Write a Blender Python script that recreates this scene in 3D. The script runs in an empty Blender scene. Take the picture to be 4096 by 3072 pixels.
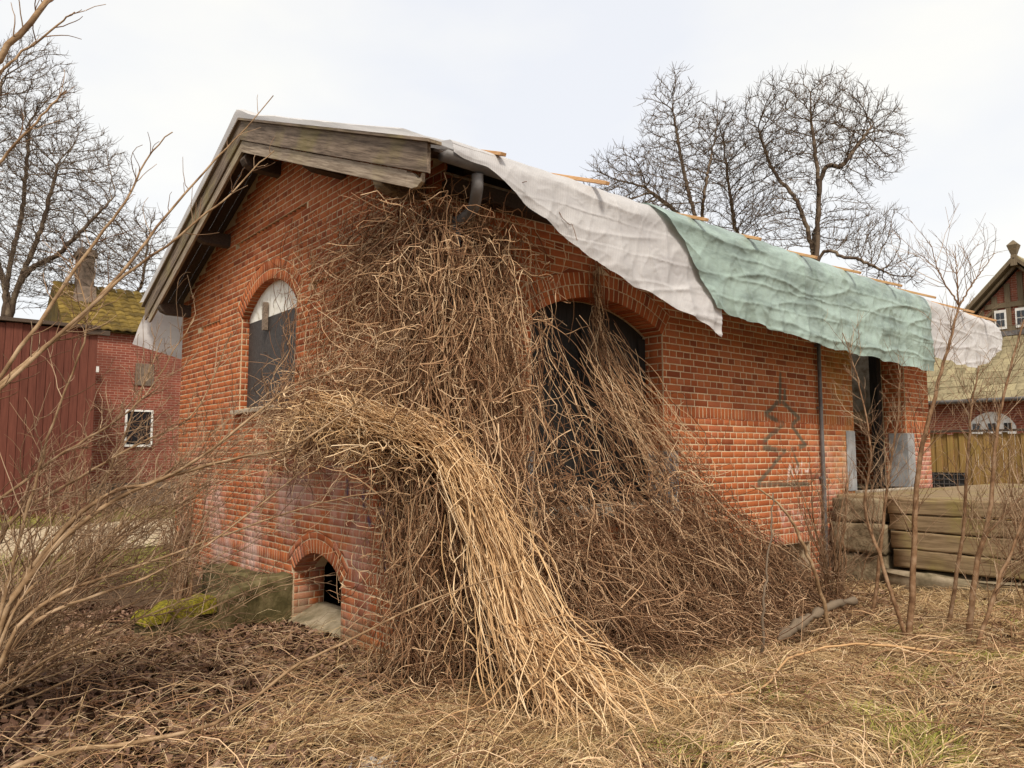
import bpy, math, random
import numpy as np
from mathutils import Vector, noise as mnoise, Matrix

random.seed(7); rng = np.random.default_rng(11)
scene = bpy.context.scene
col = scene.collection

# ------------------------------------------------------------------ camera, sky, sun, exposure
cam_d = bpy.data.cameras.new('camera'); cam = bpy.data.objects.new('camera', cam_d); col.objects.link(cam)
CAM = Vector((-3.7616, -5.489, 1.65))
FWD = Vector((0.635996, 0.76606, 0.093066))
cam.location = CAM
cam.rotation_euler = FWD.to_track_quat('-Z', 'Y').to_euler()
cam_d.sensor_width = 36; cam_d.lens = 36 * 2997 / 4096; cam_d.clip_end = 900; cam_d.clip_start = .05
scene.camera = cam
scene.render.resolution_x, scene.render.resolution_y = 1024, 768

SUN_EL, SUN_AZ = math.radians(50), math.radians(-146)      # azimuth measured from +Y towards +X
world = bpy.data.worlds.new('World'); scene.world = world; world.use_nodes = True
wn = world.node_tree; wn.nodes.clear()
w_out = wn.nodes.new('ShaderNodeOutputWorld'); w_bg = wn.nodes.new('ShaderNodeBackground')
w_sky = wn.nodes.new('ShaderNodeTexSky'); w_sky.sky_type = 'NISHITA'; w_sky.sun_disc = False
w_sky.sun_elevation = SUN_EL; w_sky.sun_rotation = SUN_AZ; w_sky.dust_density = 3
w_tc = wn.nodes.new('ShaderNodeTexCoord')
w_nz = wn.nodes.new('ShaderNodeTexNoise'); w_nz.inputs['Scale'].default_value = 2.2; w_nz.inputs['Detail'].default_value = 5
w_mp = wn.nodes.new('ShaderNodeMapping'); w_mp.inputs['Scale'].default_value = (1, 1, 2.2)
w_rp = wn.nodes.new('ShaderNodeValToRGB')
w_rp.color_ramp.elements[0].position = .34; w_rp.color_ramp.elements[0].color = (.80, .81, .84, 1)
w_rp.color_ramp.elements[1].position = .62; w_rp.color_ramp.elements[1].color = (.93, .91, .85, 1)
w_sc = wn.nodes.new('ShaderNodeVectorMath'); w_sc.operation = 'SCALE'; w_sc.inputs['Scale'].default_value = 4.5
w_mx = wn.nodes.new('ShaderNodeMix'); w_mx.data_type = 'RGBA'; w_mx.inputs[0].default_value = .9
L = wn.links.new
L(w_tc.outputs['Generated'], w_mp.inputs[0]); L(w_mp.outputs[0], w_nz.inputs['Vector']); L(w_nz.outputs[0], w_rp.inputs[0])
L(w_rp.outputs[0], w_sc.inputs[0]); L(w_sky.outputs[0], w_mx.inputs[6]); L(w_sc.outputs[0], w_mx.inputs[7])
L(w_mx.outputs[2], w_bg.inputs[0]); L(w_bg.outputs[0], w_out.inputs[0])
w_bg.inputs[1].default_value = .1

sun_d = bpy.data.lights.new('sun', 'SUN'); sun = bpy.data.objects.new('sun', sun_d); col.objects.link(sun)
sun_d.energy = 1.5; sun_d.angle = math.radians(12); sun_d.color = (1, .93, .82)
sdir = Vector((math.sin(SUN_AZ) * math.cos(SUN_EL), math.cos(SUN_AZ) * math.cos(SUN_EL), math.sin(SUN_EL)))
sun.rotation_euler = sdir.to_track_quat('Z', 'Y').to_euler(); sun.location = (0, 0, 30)
scene.view_settings.view_transform = 'Standard'; scene.view_settings.look = 'None'
scene.view_settings.exposure = 1.36; scene.view_settings.gamma = 1

# ------------------------------------------------------------------ material helpers
class S:
    """shader-socket wrapper: arithmetic builds Math nodes"""
    def __init__(s, t, o): s.t, s.o = t, o
    def m(s, op, *b, clamp=False):
        n = s.t.nodes.new('ShaderNodeMath'); n.operation = op; n.use_clamp = clamp
        s.t.links.new(s.o, n.inputs[0])
        for i, x in enumerate(b):
            if isinstance(x, S): s.t.links.new(x.o, n.inputs[i + 1])
            else: n.inputs[i + 1].default_value = x
        return S(s.t, n.outputs[0])
    def __add__(s, b): return s.m('ADD', b)
    def __sub__(s, b): return s.m('SUBTRACT', b)
    def __mul__(s, b): return s.m('MULTIPLY', b)
    def step(s, a, b):                      # smooth 0..1 from a to b
        n = s.t.nodes.new('ShaderNodeMapRange'); n.interpolation_type = 'SMOOTHSTEP'
        s.t.links.new(s.o, n.inputs[0]); n.inputs[1].default_value = a; n.inputs[2].default_value = b
        return S(s.t, n.outputs[0])

class Mat:
    def __init__(s, name, rough=.85, spec=.25):
        s.mat = bpy.data.materials.new(name); s.mat.use_nodes = True
        s.t = s.mat.node_tree; s.b = s.t.nodes['Principled BSDF']
        s.b.inputs['Roughness'].default_value = rough; s.b.inputs['Specular IOR Level'].default_value = spec
        s._pos = None; s._obj = None
    def link(s, a, b): s.t.links.new(a, b)
    def pos(s):
        if not s._pos:
            g = s.t.nodes.new('ShaderNodeNewGeometry'); s._pos = g
        return s._pos.outputs['Position']
    def island(s):
        s.pos(); a = S(s.t, s._pos.outputs['Random Per Island'])
        o = s.t.nodes.new('ShaderNodeObjectInfo')
        return (a + S(s.t, o.outputs['Random'])).m('FRACT')
    def xyz(s):
        n = s.t.nodes.new('ShaderNodeSeparateXYZ'); s.link(s.pos(), n.inputs[0])
        return [S(s.t, n.outputs[i]) for i in range(3)]
    def noise(s, scale, detail=4, rough=.55, vec=None, stretch=None):
        v = vec or s.pos()
        if stretch:
            mp = s.t.nodes.new('ShaderNodeMapping'); mp.inputs['Scale'].default_value = stretch
            s.link(v, mp.inputs[0]); v = mp.outputs[0]
        n = s.t.nodes.new('ShaderNodeTexNoise'); n.inputs['Scale'].default_value = scale
        n.inputs['Detail'].default_value = detail; n.inputs['Roughness'].default_value = rough
        s.link(v, n.inputs['Vector']); return S(s.t, n.outputs[0])
    def ramp(s, fac, stops):
        n = s.t.nodes.new('ShaderNodeValToRGB'); e = n.color_ramp.elements
        while len(e) < len(stops): e.new(.5)
        for el, (p, c) in zip(e, stops): el.position = p; el.color = (*c, 1)
        s.link(fac.o, n.inputs[0]); return n.outputs[0]
    def mix(s, fac, a, b, mode='MIX'):
        n = s.t.nodes.new('ShaderNodeMix'); n.data_type = 'RGBA'; n.blend_type = mode; n.clamp_factor = True
        for i, x in ((0, fac), (6, a), (7, b)):
            if isinstance(x, S): s.link(x.o, n.inputs[i])
            elif isinstance(x, (int, float)): n.inputs[i].default_value = x
            elif isinstance(x, tuple): n.inputs[i].default_value = (*x, 1)
            else: s.link(x, n.inputs[i])
        return n.outputs[2]
    def color(s, c):
        if isinstance(c, tuple): s.b.inputs['Base Color'].default_value = (*c, 1)
        else: s.link(c, s.b.inputs['Base Color'])
        return s
    def bump(s, h, strength=.4, dist=.01):
        n = s.t.nodes.new('ShaderNodeBump'); n.inputs['Strength'].default_value = strength
        n.inputs['Distance'].default_value = dist; s.link(h.o, n.inputs['Height'])
        s.link(n.outputs[0], s.b.inputs['Normal']); return s
    def seg(s, x, z, a, b):                 # distance to a segment in the x-z plane
        pts = s.t.nodes
        ba = (b[0] - a[0], b[1] - a[1]); q = max(ba[0] ** 2 + ba[1] ** 2, 1e-6)
        px, pz = x - a[0], z - a[1]
        h = (px * (ba[0] / q) + pz * (ba[1] / q)).m('ADD', 0, clamp=True)
        return (px - h * ba[0]).m('POWER', 2) .m('ADD', (pz - h * ba[1]).m('POWER', 2)).m('SQRT')

TREE_PAINT = [[(5.56, 2.74), (5.53, 2.36)], [(5.66, 2.51), (5.65, 2.41)],
    [(5.45, 2.34), (5.29, 2.24), (5.15, 2.17), (5.59, 2.06), (4.96, 1.75), (5.61, 1.69), (4.96, 1.28)],
    [(5.61, 2.35), (6.01, 2.15), (5.83, 2.06), (5.83, 2.02), (6.15, 1.78), (5.79, 1.71), (5.94, 1.5)],
    [(4.94, 1.25), (6.2, 1.23)]]
WHITE_PAINT = [[(5.66, 1.29), (5.72, 1.51), (5.8, 1.35)], [(5.9, 1.48), (5.95, 1.43), (5.89, 1.38), (5.87, 1.43), (5.9, 1.48)],
    [(6.04, 1.53), (6.02, 1.37)], [(6.1, 1.49), (6.12, 1.41), (6.2, 1.41), (6.22, 1.51)],
    [(5.42, .92), (5.5, .72), (5.58, .9), (5.64, .74)], [(5.75, .9), (5.8, .7), (5.9, .88), (5.98, .72), (6.05, .9)]]

def strokes(m, x, z, lines):
    d = None
    for ln in lines:
        for a, b in zip(ln, ln[1:]):
            k = m.seg(x, z, a, b); d = k if d is None else d.m('MINIMUM', k)
    return d

def masonry(name, base, front=False, gable=False):
    """base: 'brick' or 'mortar'; stains and paint lie where they lie on the building"""
    m = Mat(name, .88, .18); x, y, z = m.xyz()
    n1, n2 = m.noise(5, 5), m.noise(55, 4, .65)
    big = m.noise(1.1, 3)
    if base == 'brick':
        r = m.island()
        c = m.ramp(r, [(0, (.21, .052, .018)), (.14, (.30, .078, .025)), (.45, (.40, .108, .032)), (.78, (.455, .135, .041)), (.93, (.40, .12, .050)), (1, (.49, .165, .06))])
        c = m.mix(n2.step(.30, .75) * .5, c, (.25, .062, .03), 'MIX')
        c = m.mix(n1.step(.55, .8) * .35, c, (.50, .22, .12))
        c = m.mix(m.noise(160, 2).step(.66, .76) * .6, c, (.09, .035, .02))
        m.bump(n2 * .7 + n1 * .6 + m.noise(220, 2) * .25, .55, .006)
    else:
        c = m.ramp(n2, [(.25, (.46, .33, .19)), (.55, (.62, .47, .30)), (.8, (.72, .57, .39))])
        c = m.mix(n1.step(.55, .8) * .35, c, (.34, .21, .12))
        m.bump(n2 + m.noise(140, 3) * .6, .7, .006)
    low = z * -1.0
    if gable:                               # salts low on the gable, paint drips
        ef = (big + n1 * .45).step(.62, .95) * z.step(2.1, .9) * y.step(.9, 2.2)
        c = m.mix(ef * .62, c, (.58, .42, .37))
        bl = (m.noise(3.4, 2) .step(.62, .70)) * z.step(1.45, 1.2) * z.step(.6, .8) * y.step(2.1, 1.7) * m.noise(14, 3).step(.42, .6)
        gb = strokes(m, y, z, [[(1.77, 1.36), (1.77, 1.24)], [(1.42, 1.27), (1.40, 1.12)], [(1.12, 1.10), (.93, 1.07)], [(.9, 1.22), (.86, 1.06)], [(1.0, .86), (.97, .73)], [(.98, .62), (.95, .55)], [(1.3, 1.0), (1.27, .94)]])
        bl = ((gb + (n1 - .5) * .04).step(.05, .012)).m('MAXIMUM', bl * .6)
        c = m.mix(bl * .75, c, (.055, .055, .11))
        c = m.mix((n1 * .6 + big * .4).step(.5, .72) * z.step(.95, .25) * .35, c, (.50, .36, .31))
    if front:
        ye = (big * .8 + n1 * .4).step(.42, .75) * x.step(6.3, 7.3) * x.step(9.8, 8.0)
        c = m.mix(ye * .5, c, (.36, .22, .035))
        pk = (n1 + big * .3).step(.45, .9) * x.step(6.0, 7.0) * z.step(2.2, 1.5)
        c = m.mix(pk * .4, c, (.60, .42, .40))
        pk2 = (n1 * .7 + big * .5).step(.5, .8) * z.step(1.1, .6) * x.step(4.6, 5.0)
        c = m.mix(pk2 * .45, c, (.50, .30, .27))
        br = n1.step(.3, .6)
        g = strokes(m, x, z, TREE_PAINT); g = (g + (n1 - .5) * .05 + (n2 - .5) * .05).step(.050, .016) * m.noise(2.7, 2).step(.32, .5)
        c = m.mix(g * .74, c, (.065, .085, .06))
        wv = strokes(m, x, z, WHITE_PAINT); wv = (wv + (n2 - .5) * .04 + (n1 - .5) * .03).step(.030, .004) * n1.step(.35, .6) * z.step(.75, 1.15).m('MULTIPLY_ADD', .62, .38)
        c = m.mix(wv * .8, c, (.74, .66, .60))
    moss = (n1 * .7 + big * .5).step(.45, .75) * z.step(.25, -.25)
    c = m.mix(moss * .6, c, (.17, .13, .04))
    m.color(c); return m.mat

def simple(name, stops, scale=8, rough=.85, spec=.2, stretch=None, bump=.4, dist=.01, island=0., detail=5):
    m = Mat(name, rough, spec); n = m.noise(scale, detail, .6, stretch=stretch)
    f = n.step(.25, .75)
    if island: f = f * (1 - island) + m.island() * island
    m.color(m.ramp(f, stops))
    if bump: m.bump(n + m.noise(scale * 6, 3, stretch=stretch) * .5, bump, dist)
    return m.mat

def wood(name, dark, light, axis, scale=3, rough=.8, green=0., island=.35, pitch=False):
    st = [14, 14, 14]; st[axis] = .9
    m = Mat(name, rough, .2); vec = None
    if pitch:                               # grain runs down the roof slope
        x, y, z = m.xyz(); cb = m.t.nodes.new('ShaderNodeCombineXYZ')
        for i, q in enumerate((x, y, z + (y - 3.86).m('ABSOLUTE') * .396)): m.link(q.o, cb.inputs[i])
        vec = cb.outputs[0]
    n = m.noise(scale, 6, .65, vec=vec, stretch=tuple(st)); k = m.noise(1.7, 3)
    f = n.step(.28, .72) * (1 - island) + m.island() * island
    c = m.ramp(f, [(0, dark), (1, light)])
    if green: c = m.mix((k + n * .3).step(.62, .85) * green, c, (.22, .19, .03))
    m.color(c); m.bump(n, .6, .008); return m.mat

def leafy(name, stops, rough=.8):
    m = Mat(name, rough, .2); m.color(m.ramp(m.island() * .8 + m.noise(6, 3) * .2, stops)); return m.mat

MT = {}
MT['brick_front'] = masonry('brick_front', 'brick', front=True)
MT['mortar_front'] = masonry('mortar_front', 'mortar', front=True)
MT['brick_gable'] = masonry('brick_gable', 'brick', gable=True)
MT['mortar_gable'] = masonry('mortar_gable', 'mortar', gable=True)
MT['brick_plain'] = masonry('brick_plain', 'brick')
MT['mortar_plain'] = masonry('mortar_plain', 'mortar')
MT['concrete'] = simple('concrete', [(0, (.11, .09, .05)), (.5, (.24, .19, .12)), (1, (.36, .29, .20))], 4, .92)
MT['pale_concrete'] = simple('pale_concrete', [(0, (.26, .21, .15)), (1, (.46, .39, .30))], 5, .92)
MT['mossy_concrete'] = simple('mossy_concrete', [(0, (.035, .028, .010)), (.5, (.095, .075, .03)), (1, (.20, .155, .075))], 4, .95, bump=.8, dist=.02)
MT['moss'] = simple('moss', [(0, (.06, .05, .008)), (.5, (.20, .165, .014)), (1, (.36, .29, .025))], 30, .95, bump=1, dist=.03)
MT['old_wood'] = wood('old_wood', (.055, .036, .025), (.30, .225, .165), 1, 3.2, .8, .30, .2, True)
MT['pale_wood'] = wood('pale_wood', (.13, .09, .06), (.46, .37, .28), 1, 3.6, .8, .2, .2, True)
MT['dark_wood'] = wood('dark_wood', (.035, .024, .018), (.10, .07, .05), 1, 4)
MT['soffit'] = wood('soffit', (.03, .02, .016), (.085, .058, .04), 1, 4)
MT['batten'] = wood('batten', (.42, .22, .09), (.66, .40, .20), 1, 2.5, .7)
MT['door_black'] = wood('door_black', (.010, .009, .008), (.035, .031, .028), 2, 4, .6)
MT['ply_black'] = wood('ply_black', (.030, .026, .024), (.075, .064, .058), 0, 1.6, .55)
MT['ply_white'] = simple('ply_white', [(0, (.42, .36, .28)), (.35, (.74, .70, .62)), (1, (.84, .81, .75))], 9, .7)
MT['zinc'] = simple('zinc', [(0, (.075, .065, .06)), (1, (.18, .165, .155))], 6, .5, .4, bump=.15)
MT['plate'] = simple('plate', [(0, (.19, .19, .19)), (1, (.34, .33, .325))], 5, .6, .3, bump=.2)
MT['timber'] = wood('timber', (.115, .075, .038), (.36, .26, .15), 1, 2.2, .85, .45, .25)
MT['block'] = simple('block', [(0, (.075, .055, .03)), (.6, (.20, .15, .09)), (1, (.30, .24, .15))], 5, .92, bump=.9, dist=.03)
MT['plaster'] = simple('plaster', [(0, (.20, .15, .10)), (.5, (.42, .36, .28)), (1, (.56, .50, .42))], 7, .9)
MT['bark'] = leafy('bark', [(0, (.055, .036, .024)), (.5, (.12, .082, .055)), (1, (.20, .15, .10))])
MT['twig_warm'] = leafy('twig_warm', [(0, (.085, .038, .020)), (.35, (.20, .112, .06)), (.7, (.36, .235, .14)), (1, (.52, .38, .25))])
MT['branch_warm'] = simple('branch_warm', [(0, (.12, .064, .030)), (.5, (.26, .16, .082)), (1, (.42, .29, .175))], 9, .75, bump=.3)
MT['sapling'] = simple('sapling', [(0, (.10, .048, .022)), (.5, (.20, .11, .055)), (1, (.31, .20, .12))], 12, .75, bump=.3)
MT['vine_mid'] = leafy('vine_mid', [(0, (.075, .034, .017)), (.3, (.20, .10, .05)), (.55, (.36, .20, .105)), (.7, (.58, .37, .205)), (1, (.78, .57, .36))])
MT['vine_dark'] = leafy('vine_dark', [(0, (.055, .025, .013)), (.4, (.17, .086, .044)), (.65, (.34, .195, .105)), (.8, (.56, .36, .21)), (1, (.78, .56, .36))])
MT['vine_inner_shaded'] = leafy('vine_inner_shaded', [(0, (.05, .026, .015)), (.5, (.13, .072, .04)), (1, (.24, .145, .085))])  # darkened copy: shade deep in the tangle put into the colour
MT['vine_pale'] = leafy('vine_pale', [(0, (.20, .10, .045)), (.25, (.42, .245, .115)), (.5, (.64, .41, .205)), (.8, (.77, .54, .31)), (1, (.85, .66, .44))])
MT['straw'] = leafy('straw', [(0, (.10, .052, .022)), (.35, (.28, .165, .072)), (.65, (.54, .36, .175)), (1, (.80, .63, .39))])
MT['green_blade'] = leafy('green_blade', [(0, (.14, .14, .025)), (.6, (.28, .26, .05)), (1, (.42, .36, .10))])
MT['litter'] = leafy('litter', [(0, (.04, .020, .012)), (.45, (.125, .065, .040)), (.8, (.24, .14, .092)), (1, (.46, .32, .22))])
MT['red_board'] = wood('red_board', (.075, .022, .014), (.155, .050, .032), 2, 2.2, .8, 0, .35)
MT['slate'] = simple('slate', [(0, (.12, .095, .05)), (.5, (.25, .205, .12)), (1, (.36, .30, .17))], 6, .9, island=.5)
MT['moss_tile'] = simple('moss_tile', [(0, (.045, .030, .010)), (.5, (.125, .082, .020)), (1, (.24, .16, .035))], 3, .95, island=.45)
MT['white_paint'] = simple('white_paint', [(0, (.60, .57, .52)), (1, (.80, .78, .74))], 9, .6)
MT['beam'] = wood('beam', (.085, .062, .038), (.21, .16, .10), 2, 3)
MT['fence'] = wood('fence', (.15, .082, .026), (.40, .25, .085), 2, 1.6, .85, .3, .45)
MT['glass'] = Mat('glass', .08, .6).color((.015, .017, .02)).mat
MT['void'] = Mat('void', .95, 0).color((.012, .009, .008)).mat  # near-black standing in for unlit space behind openings
MT['chimney'] = simple('chimney', [(0, (.10, .075, .055)), (1, (.22, .16, .12))], 7, .92)
MT['stone'] = simple('stone', [(0, (.22, .17, .12)), (1, (.50, .42, .33))], 14, .9)

def far_brick(name, c1, c2, mortar, scale=1.):
    m = Mat(name, .9, .15); x, y, z = m.xyz()
    cb = m.t.nodes.new('ShaderNodeCombineXYZ'); m.link((x + y).o, cb.inputs[0]); m.link(z.o, cb.inputs[1])
    b = m.t.nodes.new('ShaderNodeTexBrick'); m.link(cb.outputs[0], b.inputs[0])
    for k, v in (('Scale', scale), ('Mortar Size', .006), ('Brick Width', .26), ('Row Height', .08), ('Bias', -.1)): b.inputs[k].default_value = v
    b.inputs['Color1'].default_value = (*c1, 1); b.inputs['Color2'].default_value = (*c2, 1); b.inputs['Mortar'].default_value = (*mortar, 1)
    n = m.noise(1.3, 5)
    m.color(m.mix(n.step(.35, .7) * .55, b.outputs[0], (.10, .035, .025)))
    return m.mat
MT['far_brick'] = far_brick('far_brick', (.27, .075, .045), (.20, .052, .034), (.40, .27, .20))
MT['far_brick_warm'] = far_brick('far_brick_warm', (.33, .105, .06), (.25, .075, .045), (.46, .34, .26))

def tarp_mat(name, base, dark, grid, trans, rough):
    m = Mat(name, rough, .35)
    uv = m.t.nodes.new('ShaderNodeUVMap')
    sx = m.t.nodes.new('ShaderNodeSeparateXYZ'); m.link(uv.outputs[0], sx.inputs[0])
    u, v = S(m.t, sx.outputs[0]), S(m.t, sx.outputs[1])
    g = (u * grid).m('SINE').m('ABSOLUTE').step(.0, .35).m('MINIMUM', (v * grid).m('SINE').m('ABSOLUTE').step(.0, .35))
    n = m.noise(3, 4); fine = m.noise(40, 3, stretch=(1, 1, .3))
    vo = m.t.nodes.new('ShaderNodeTexVoronoi'); vo.feature = 'DISTANCE_TO_EDGE'; vo.inputs['Scale'].default_value = 3.2
    wp = m.t.nodes.new('ShaderNodeMapping'); wp.inputs['Scale'].default_value = (1, 1, 1.7); m.link(m.pos(), wp.inputs[0])
    wa = m.t.nodes.new('ShaderNodeVectorMath'); wa.operation = 'ADD'; nn_ = m.t.nodes.new('ShaderNodeTexNoise'); nn_.inputs['Scale'].default_value = 2.5; nn_.inputs['Detail'].default_value = 4; m.link(m.pos(), nn_.inputs[0])
    m.link(wp.outputs[0], wa.inputs[0]); m.link(nn_.outputs['Color'], wa.inputs[1]); m.link(wa.outputs[0], vo.inputs['Vector'])
    cr = S(m.t, vo.outputs['Distance']).step(0, .35)
    c = m.mix(m.noise(1.6, 5, .6, stretch=(.8, .8, 2.4)).step(.40, .66) * .85, base, dark)  # dark bands paint in the roof structure and shadow behind the sheet
    c = m.mix((g * -1 + 1) * .75, c, tuple(k * .62 for k in base))
    m.color(c); m.bump(g * .10 + fine * .2 + cr * .5 + m.noise(14, 4, .6) * .35, .30, .02)
    tr = m.t.nodes.new('ShaderNodeBsdfTranslucent'); m.link(c, tr.inputs[0])
    mx = m.t.nodes.new('ShaderNodeMixShader'); mx.inputs[0].default_value = trans
    m.link(m.b.outputs[0], mx.inputs[1]); m.link(tr.outputs[0], mx.inputs[2])
    m.link(mx.outputs[0], m.t.nodes['Material Output'].inputs[0])
    return m.mat
MT['tarp_white'] = tarp_mat('tarp_white', (.80, .77, .75), (.66, .63, .62), 150, .35, .5)
MT['tarp_green'] = tarp_mat('tarp_green', (.43, .545, .475), (.185, .235, .205), 260, .22, .24)
MT['plastic'] = Mat('plastic', .2, .5).color((.5, .46, .42)).mat

def ground_mat():
    m = Mat('ground', .97, .1); x, y, z = m.xyz()
    n, b, f = m.noise(2.2, 6), m.noise(.6, 3), m.noise(30, 5, .7)
    dirt = m.ramp(f, [(.2, (.035, .02, .012)), (.5, (.095, .06, .036)), (.8, (.20, .135, .085))])
    strw = m.ramp(f, [(.2, (.05, .028, .012)), (.5, (.14, .085, .038)), (.8, (.26, .175, .085))])
    k = (x * .9 - y * .75 + (n - .5) * 2.5).step(-.6, 1.6)
    far = y.step(6.5, 9)
    green = m.ramp(f, [(.2, (.09, .075, .018)), (.8, (.24, .20, .06))])
    c = m.mix(k * .8, dirt, strw); c = m.mix(far * .85, c, green)
    m.color(c); m.bump(f + n, .8, .04); return m.mat
MT['ground'] = ground_mat()
MT['gravel'] = simple('gravel', [(0, (.24, .18, .11)), (.5, (.40, .31, .20)), (1, (.54, .43, .30))], 20, .95)

# ------------------------------------------------------------------ mesh helpers
def tag(o, label=None, cat=None, group=None, kind=None):
    for k, v in (('label', label), ('category', cat), ('group', group), ('kind', kind)):
        if v: o[k] = v
    return o
def empty(name, loc, label=None, cat=None, group=None):
    o = bpy.data.objects.new(name, None); col.objects.link(o); o.location = loc; o.empty_display_size = .2
    return tag(o, label, cat, group)
def link_mesh(name, me, mat, parent=None, smooth=False):
    if mat is not None: me.materials.append(MT[mat] if isinstance(mat, str) else mat)
    o = bpy.data.objects.new(name, me); col.objects.link(o)
    if parent is not None:
        o.parent = parent
        o.matrix_parent_inverse = Matrix.Translation(-abs_loc(parent))
    if smooth: me.polygons.foreach_set('use_smooth', [True] * len(me.polygons))
    return o
def abs_loc(o):
    return Vector(o.location) if o.type == 'EMPTY' else Vector((0, 0, 0))   # meshes are modelled in world coordinates
def np_mesh(name, V, F, mat, parent=None, smooth=False, uv=None):
    V = np.asarray(V, np.float32).reshape(-1, 3); F = np.asarray(F, np.int32); n, k = F.shape
    me = bpy.data.meshes.new(name)
    me.vertices.add(len(V)); me.vertices.foreach_set('co', V.ravel())
    me.loops.add(n * k); me.loops.foreach_set('vertex_index', F.ravel())
    me.polygons.add(n); me.polygons.foreach_set('loop_start', np.arange(0, n * k, k, dtype=np.int32))
    if uv is not None:
        l = me.uv_layers.new(name='UVMap'); l.data.foreach_set('uv', np.asarray(uv, np.float32)[F.ravel()].ravel())
    me.update(calc_edges=True)
    return link_mesh(name, me, mat, parent, smooth)

class MB:
    """collects boxes / prisms / extrusions, builds one mesh object"""
    def __init__(s): s.v, s.f = [], []
    def add(s, vs, fs):
        b = len(s.v); s.v += [tuple(v) for v in vs]; s.f += [tuple(i + b for i in f) for f in fs]; return s
    def box(s, a, b, jit=0.):
        x0, y0, z0 = a; x1, y1, z1 = b
        vs = [(x, y, z) for z in (z0, z1) for y in (y0, y1) for x in (x0, x1)]
        if jit: vs = [tuple(c + random.uniform(-jit, jit) for c in v) for v in vs]
        return s.add(vs, [(0, 2, 3, 1), (4, 5, 7, 6), (0, 1, 5, 4), (2, 6, 7, 3), (0, 4, 6, 2), (1, 3, 7, 5)])
    def prism(s, pts, ext):                 # planar polygon extruded by a vector
        n = len(pts); e = Vector(ext); q = [Vector(p) for p in pts]
        vs = q + [p + e for p in q]
        return s.add(vs, [tuple(range(n)), tuple(range(2 * n - 1, n - 1, -1))] + [(i, n + i, n + (i + 1) % n, (i + 1) % n) for i in range(n)])
    def beam(s, p, q, w, h, up=(0, 0, 1)):
        p, q = Vector(p), Vector(q); t = (q - p).normalized(); sd = t.cross(Vector(up)).normalized(); u = sd.cross(t)
        c = [sd * (a * w / 2) + u * (b * h / 2) for a, b in ((-1, -1), (1, -1), (1, 1), (-1, 1))]
        return s.add([p + k for k in c] + [q + k for k in c], [(3, 2, 1, 0), (4, 5, 6, 7)] + [(i, (i + 1) % 4, 4 + (i + 1) % 4, 4 + i) for i in range(4)])
    def tube(s, pts, r, n=10, cap=True):
        pts = [Vector(p) for p in pts]; b = len(s.v); ref = Vector((.31, .22, .93)); rings = []
        for i, p in enumerate(pts):
            t = (pts[min(i + 1, len(pts) - 1)] - pts[max(i - 1, 0)]).normalized()
            u = t.cross(ref).normalized(); w = t.cross(u); rr = r[i] if hasattr(r, '__len__') else r
            s.v += [tuple(p + u * (rr * math.cos(2 * math.pi * k / n)) + w * (rr * math.sin(2 * math.pi * k / n))) for k in range(n)]
        for i in range(len(pts) - 1):
            for k in range(n):
                a = b + i * n + k; c = b + i * n + (k + 1) % n; s.f.append((a, c, c + n, a + n))
        if cap:
            s.f.append(tuple(b + k for k in range(n - 1, -1, -1))); s.f.append(tuple(b + (len(pts) - 1) * n + k for k in range(n)))
        return s
    def build(s, name, mat, parent=None, bevel=0., smooth=False):
        me = bpy.data.meshes.new(name); me.from_pydata(s.v, [], s.f); me.update()
        o = link_mesh(name, me, mat, parent, smooth)
        if bevel:
            m = o.modifiers.new('bevel', 'BEVEL'); m.width = bevel; m.segments = 2; m.limit_method = 'ANGLE'
        return o

def tubes(P, R, sides=3):
    """P (N,K,3) polylines, R (N,K) radii -> verts, quads"""
    N, K, _ = P.shape
    T = np.gradient(P, axis=1); T /= np.linalg.norm(T, axis=2, keepdims=True) + 1e-9
    ref = np.array([.31, .42, .85]); U = np.cross(T, ref); U /= np.linalg.norm(U, axis=2, keepdims=True) + 1e-9
    W = np.cross(T, U); a = np.arange(sides) * 2 * np.pi / sides
    V = P[:, :, None] + R[:, :, None, None] * (U[:, :, None] * np.cos(a)[None, None, :, None] + W[:, :, None] * np.sin(a)[None, None, :, None])
    i = np.arange(N)[:, None, None] * K * sides + np.arange(K - 1)[None, :, None] * sides
    k = np.arange(sides)[None, None]; k2 = (k + 1) % sides
    F = np.stack([i + k, i + k2, i + k2 + sides, i + k + sides], -1).reshape(-1, 4)
    return V.reshape(-1, 3), F
def join(parts):
    Vs, Fs, b = [], [], 0
    for V, F in parts: Vs.append(V); Fs.append(F + b); b += len(V)
    return np.concatenate(Vs), np.concatenate(Fs)
def strands(S0, E0, K, wob, r0, r1, bow=None, curl=0., r=rng):
    """smooth wavering lines from S0 to E0"""
    N = len(S0); t = np.linspace(0, 1, K)[None, :, None]
    P = S0[:, None] * (1 - t) + E0[:, None] * t
    if bow is not None: P = P + np.asarray(bow).reshape(-1, 1, 3) * 4 * t * (1 - t)
    ln = np.linalg.norm(E0 - S0, axis=1)[:, None, None]
    for h in (1, 2, 3.3, 5.1):
        A = r.normal(0, 1, (N, 1, 3)) * wob / h; ph = r.uniform(0, 6.28, (N, 1, 3))
        P = P + A * np.sin(h * 3.1 * t + ph) * np.minimum(1, t * 4)
    if curl:
        ph = r.uniform(0, 6.28, (N, 1, 1)); a = r.uniform(0, curl, (N, 1, 1)) * t
        P = P + a * np.concatenate([np.sin(9 * t + ph), np.cos(9 * t + ph), np.sin(7 * t + ph * 2)], 2)
    R0 = r.uniform(.75, 1.35, (N, 1)) * r0; R = R0 * (1 - t[:, :, 0]) + R0 * (r1 / r0) * t[:, :, 0]
    return P, R
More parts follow.
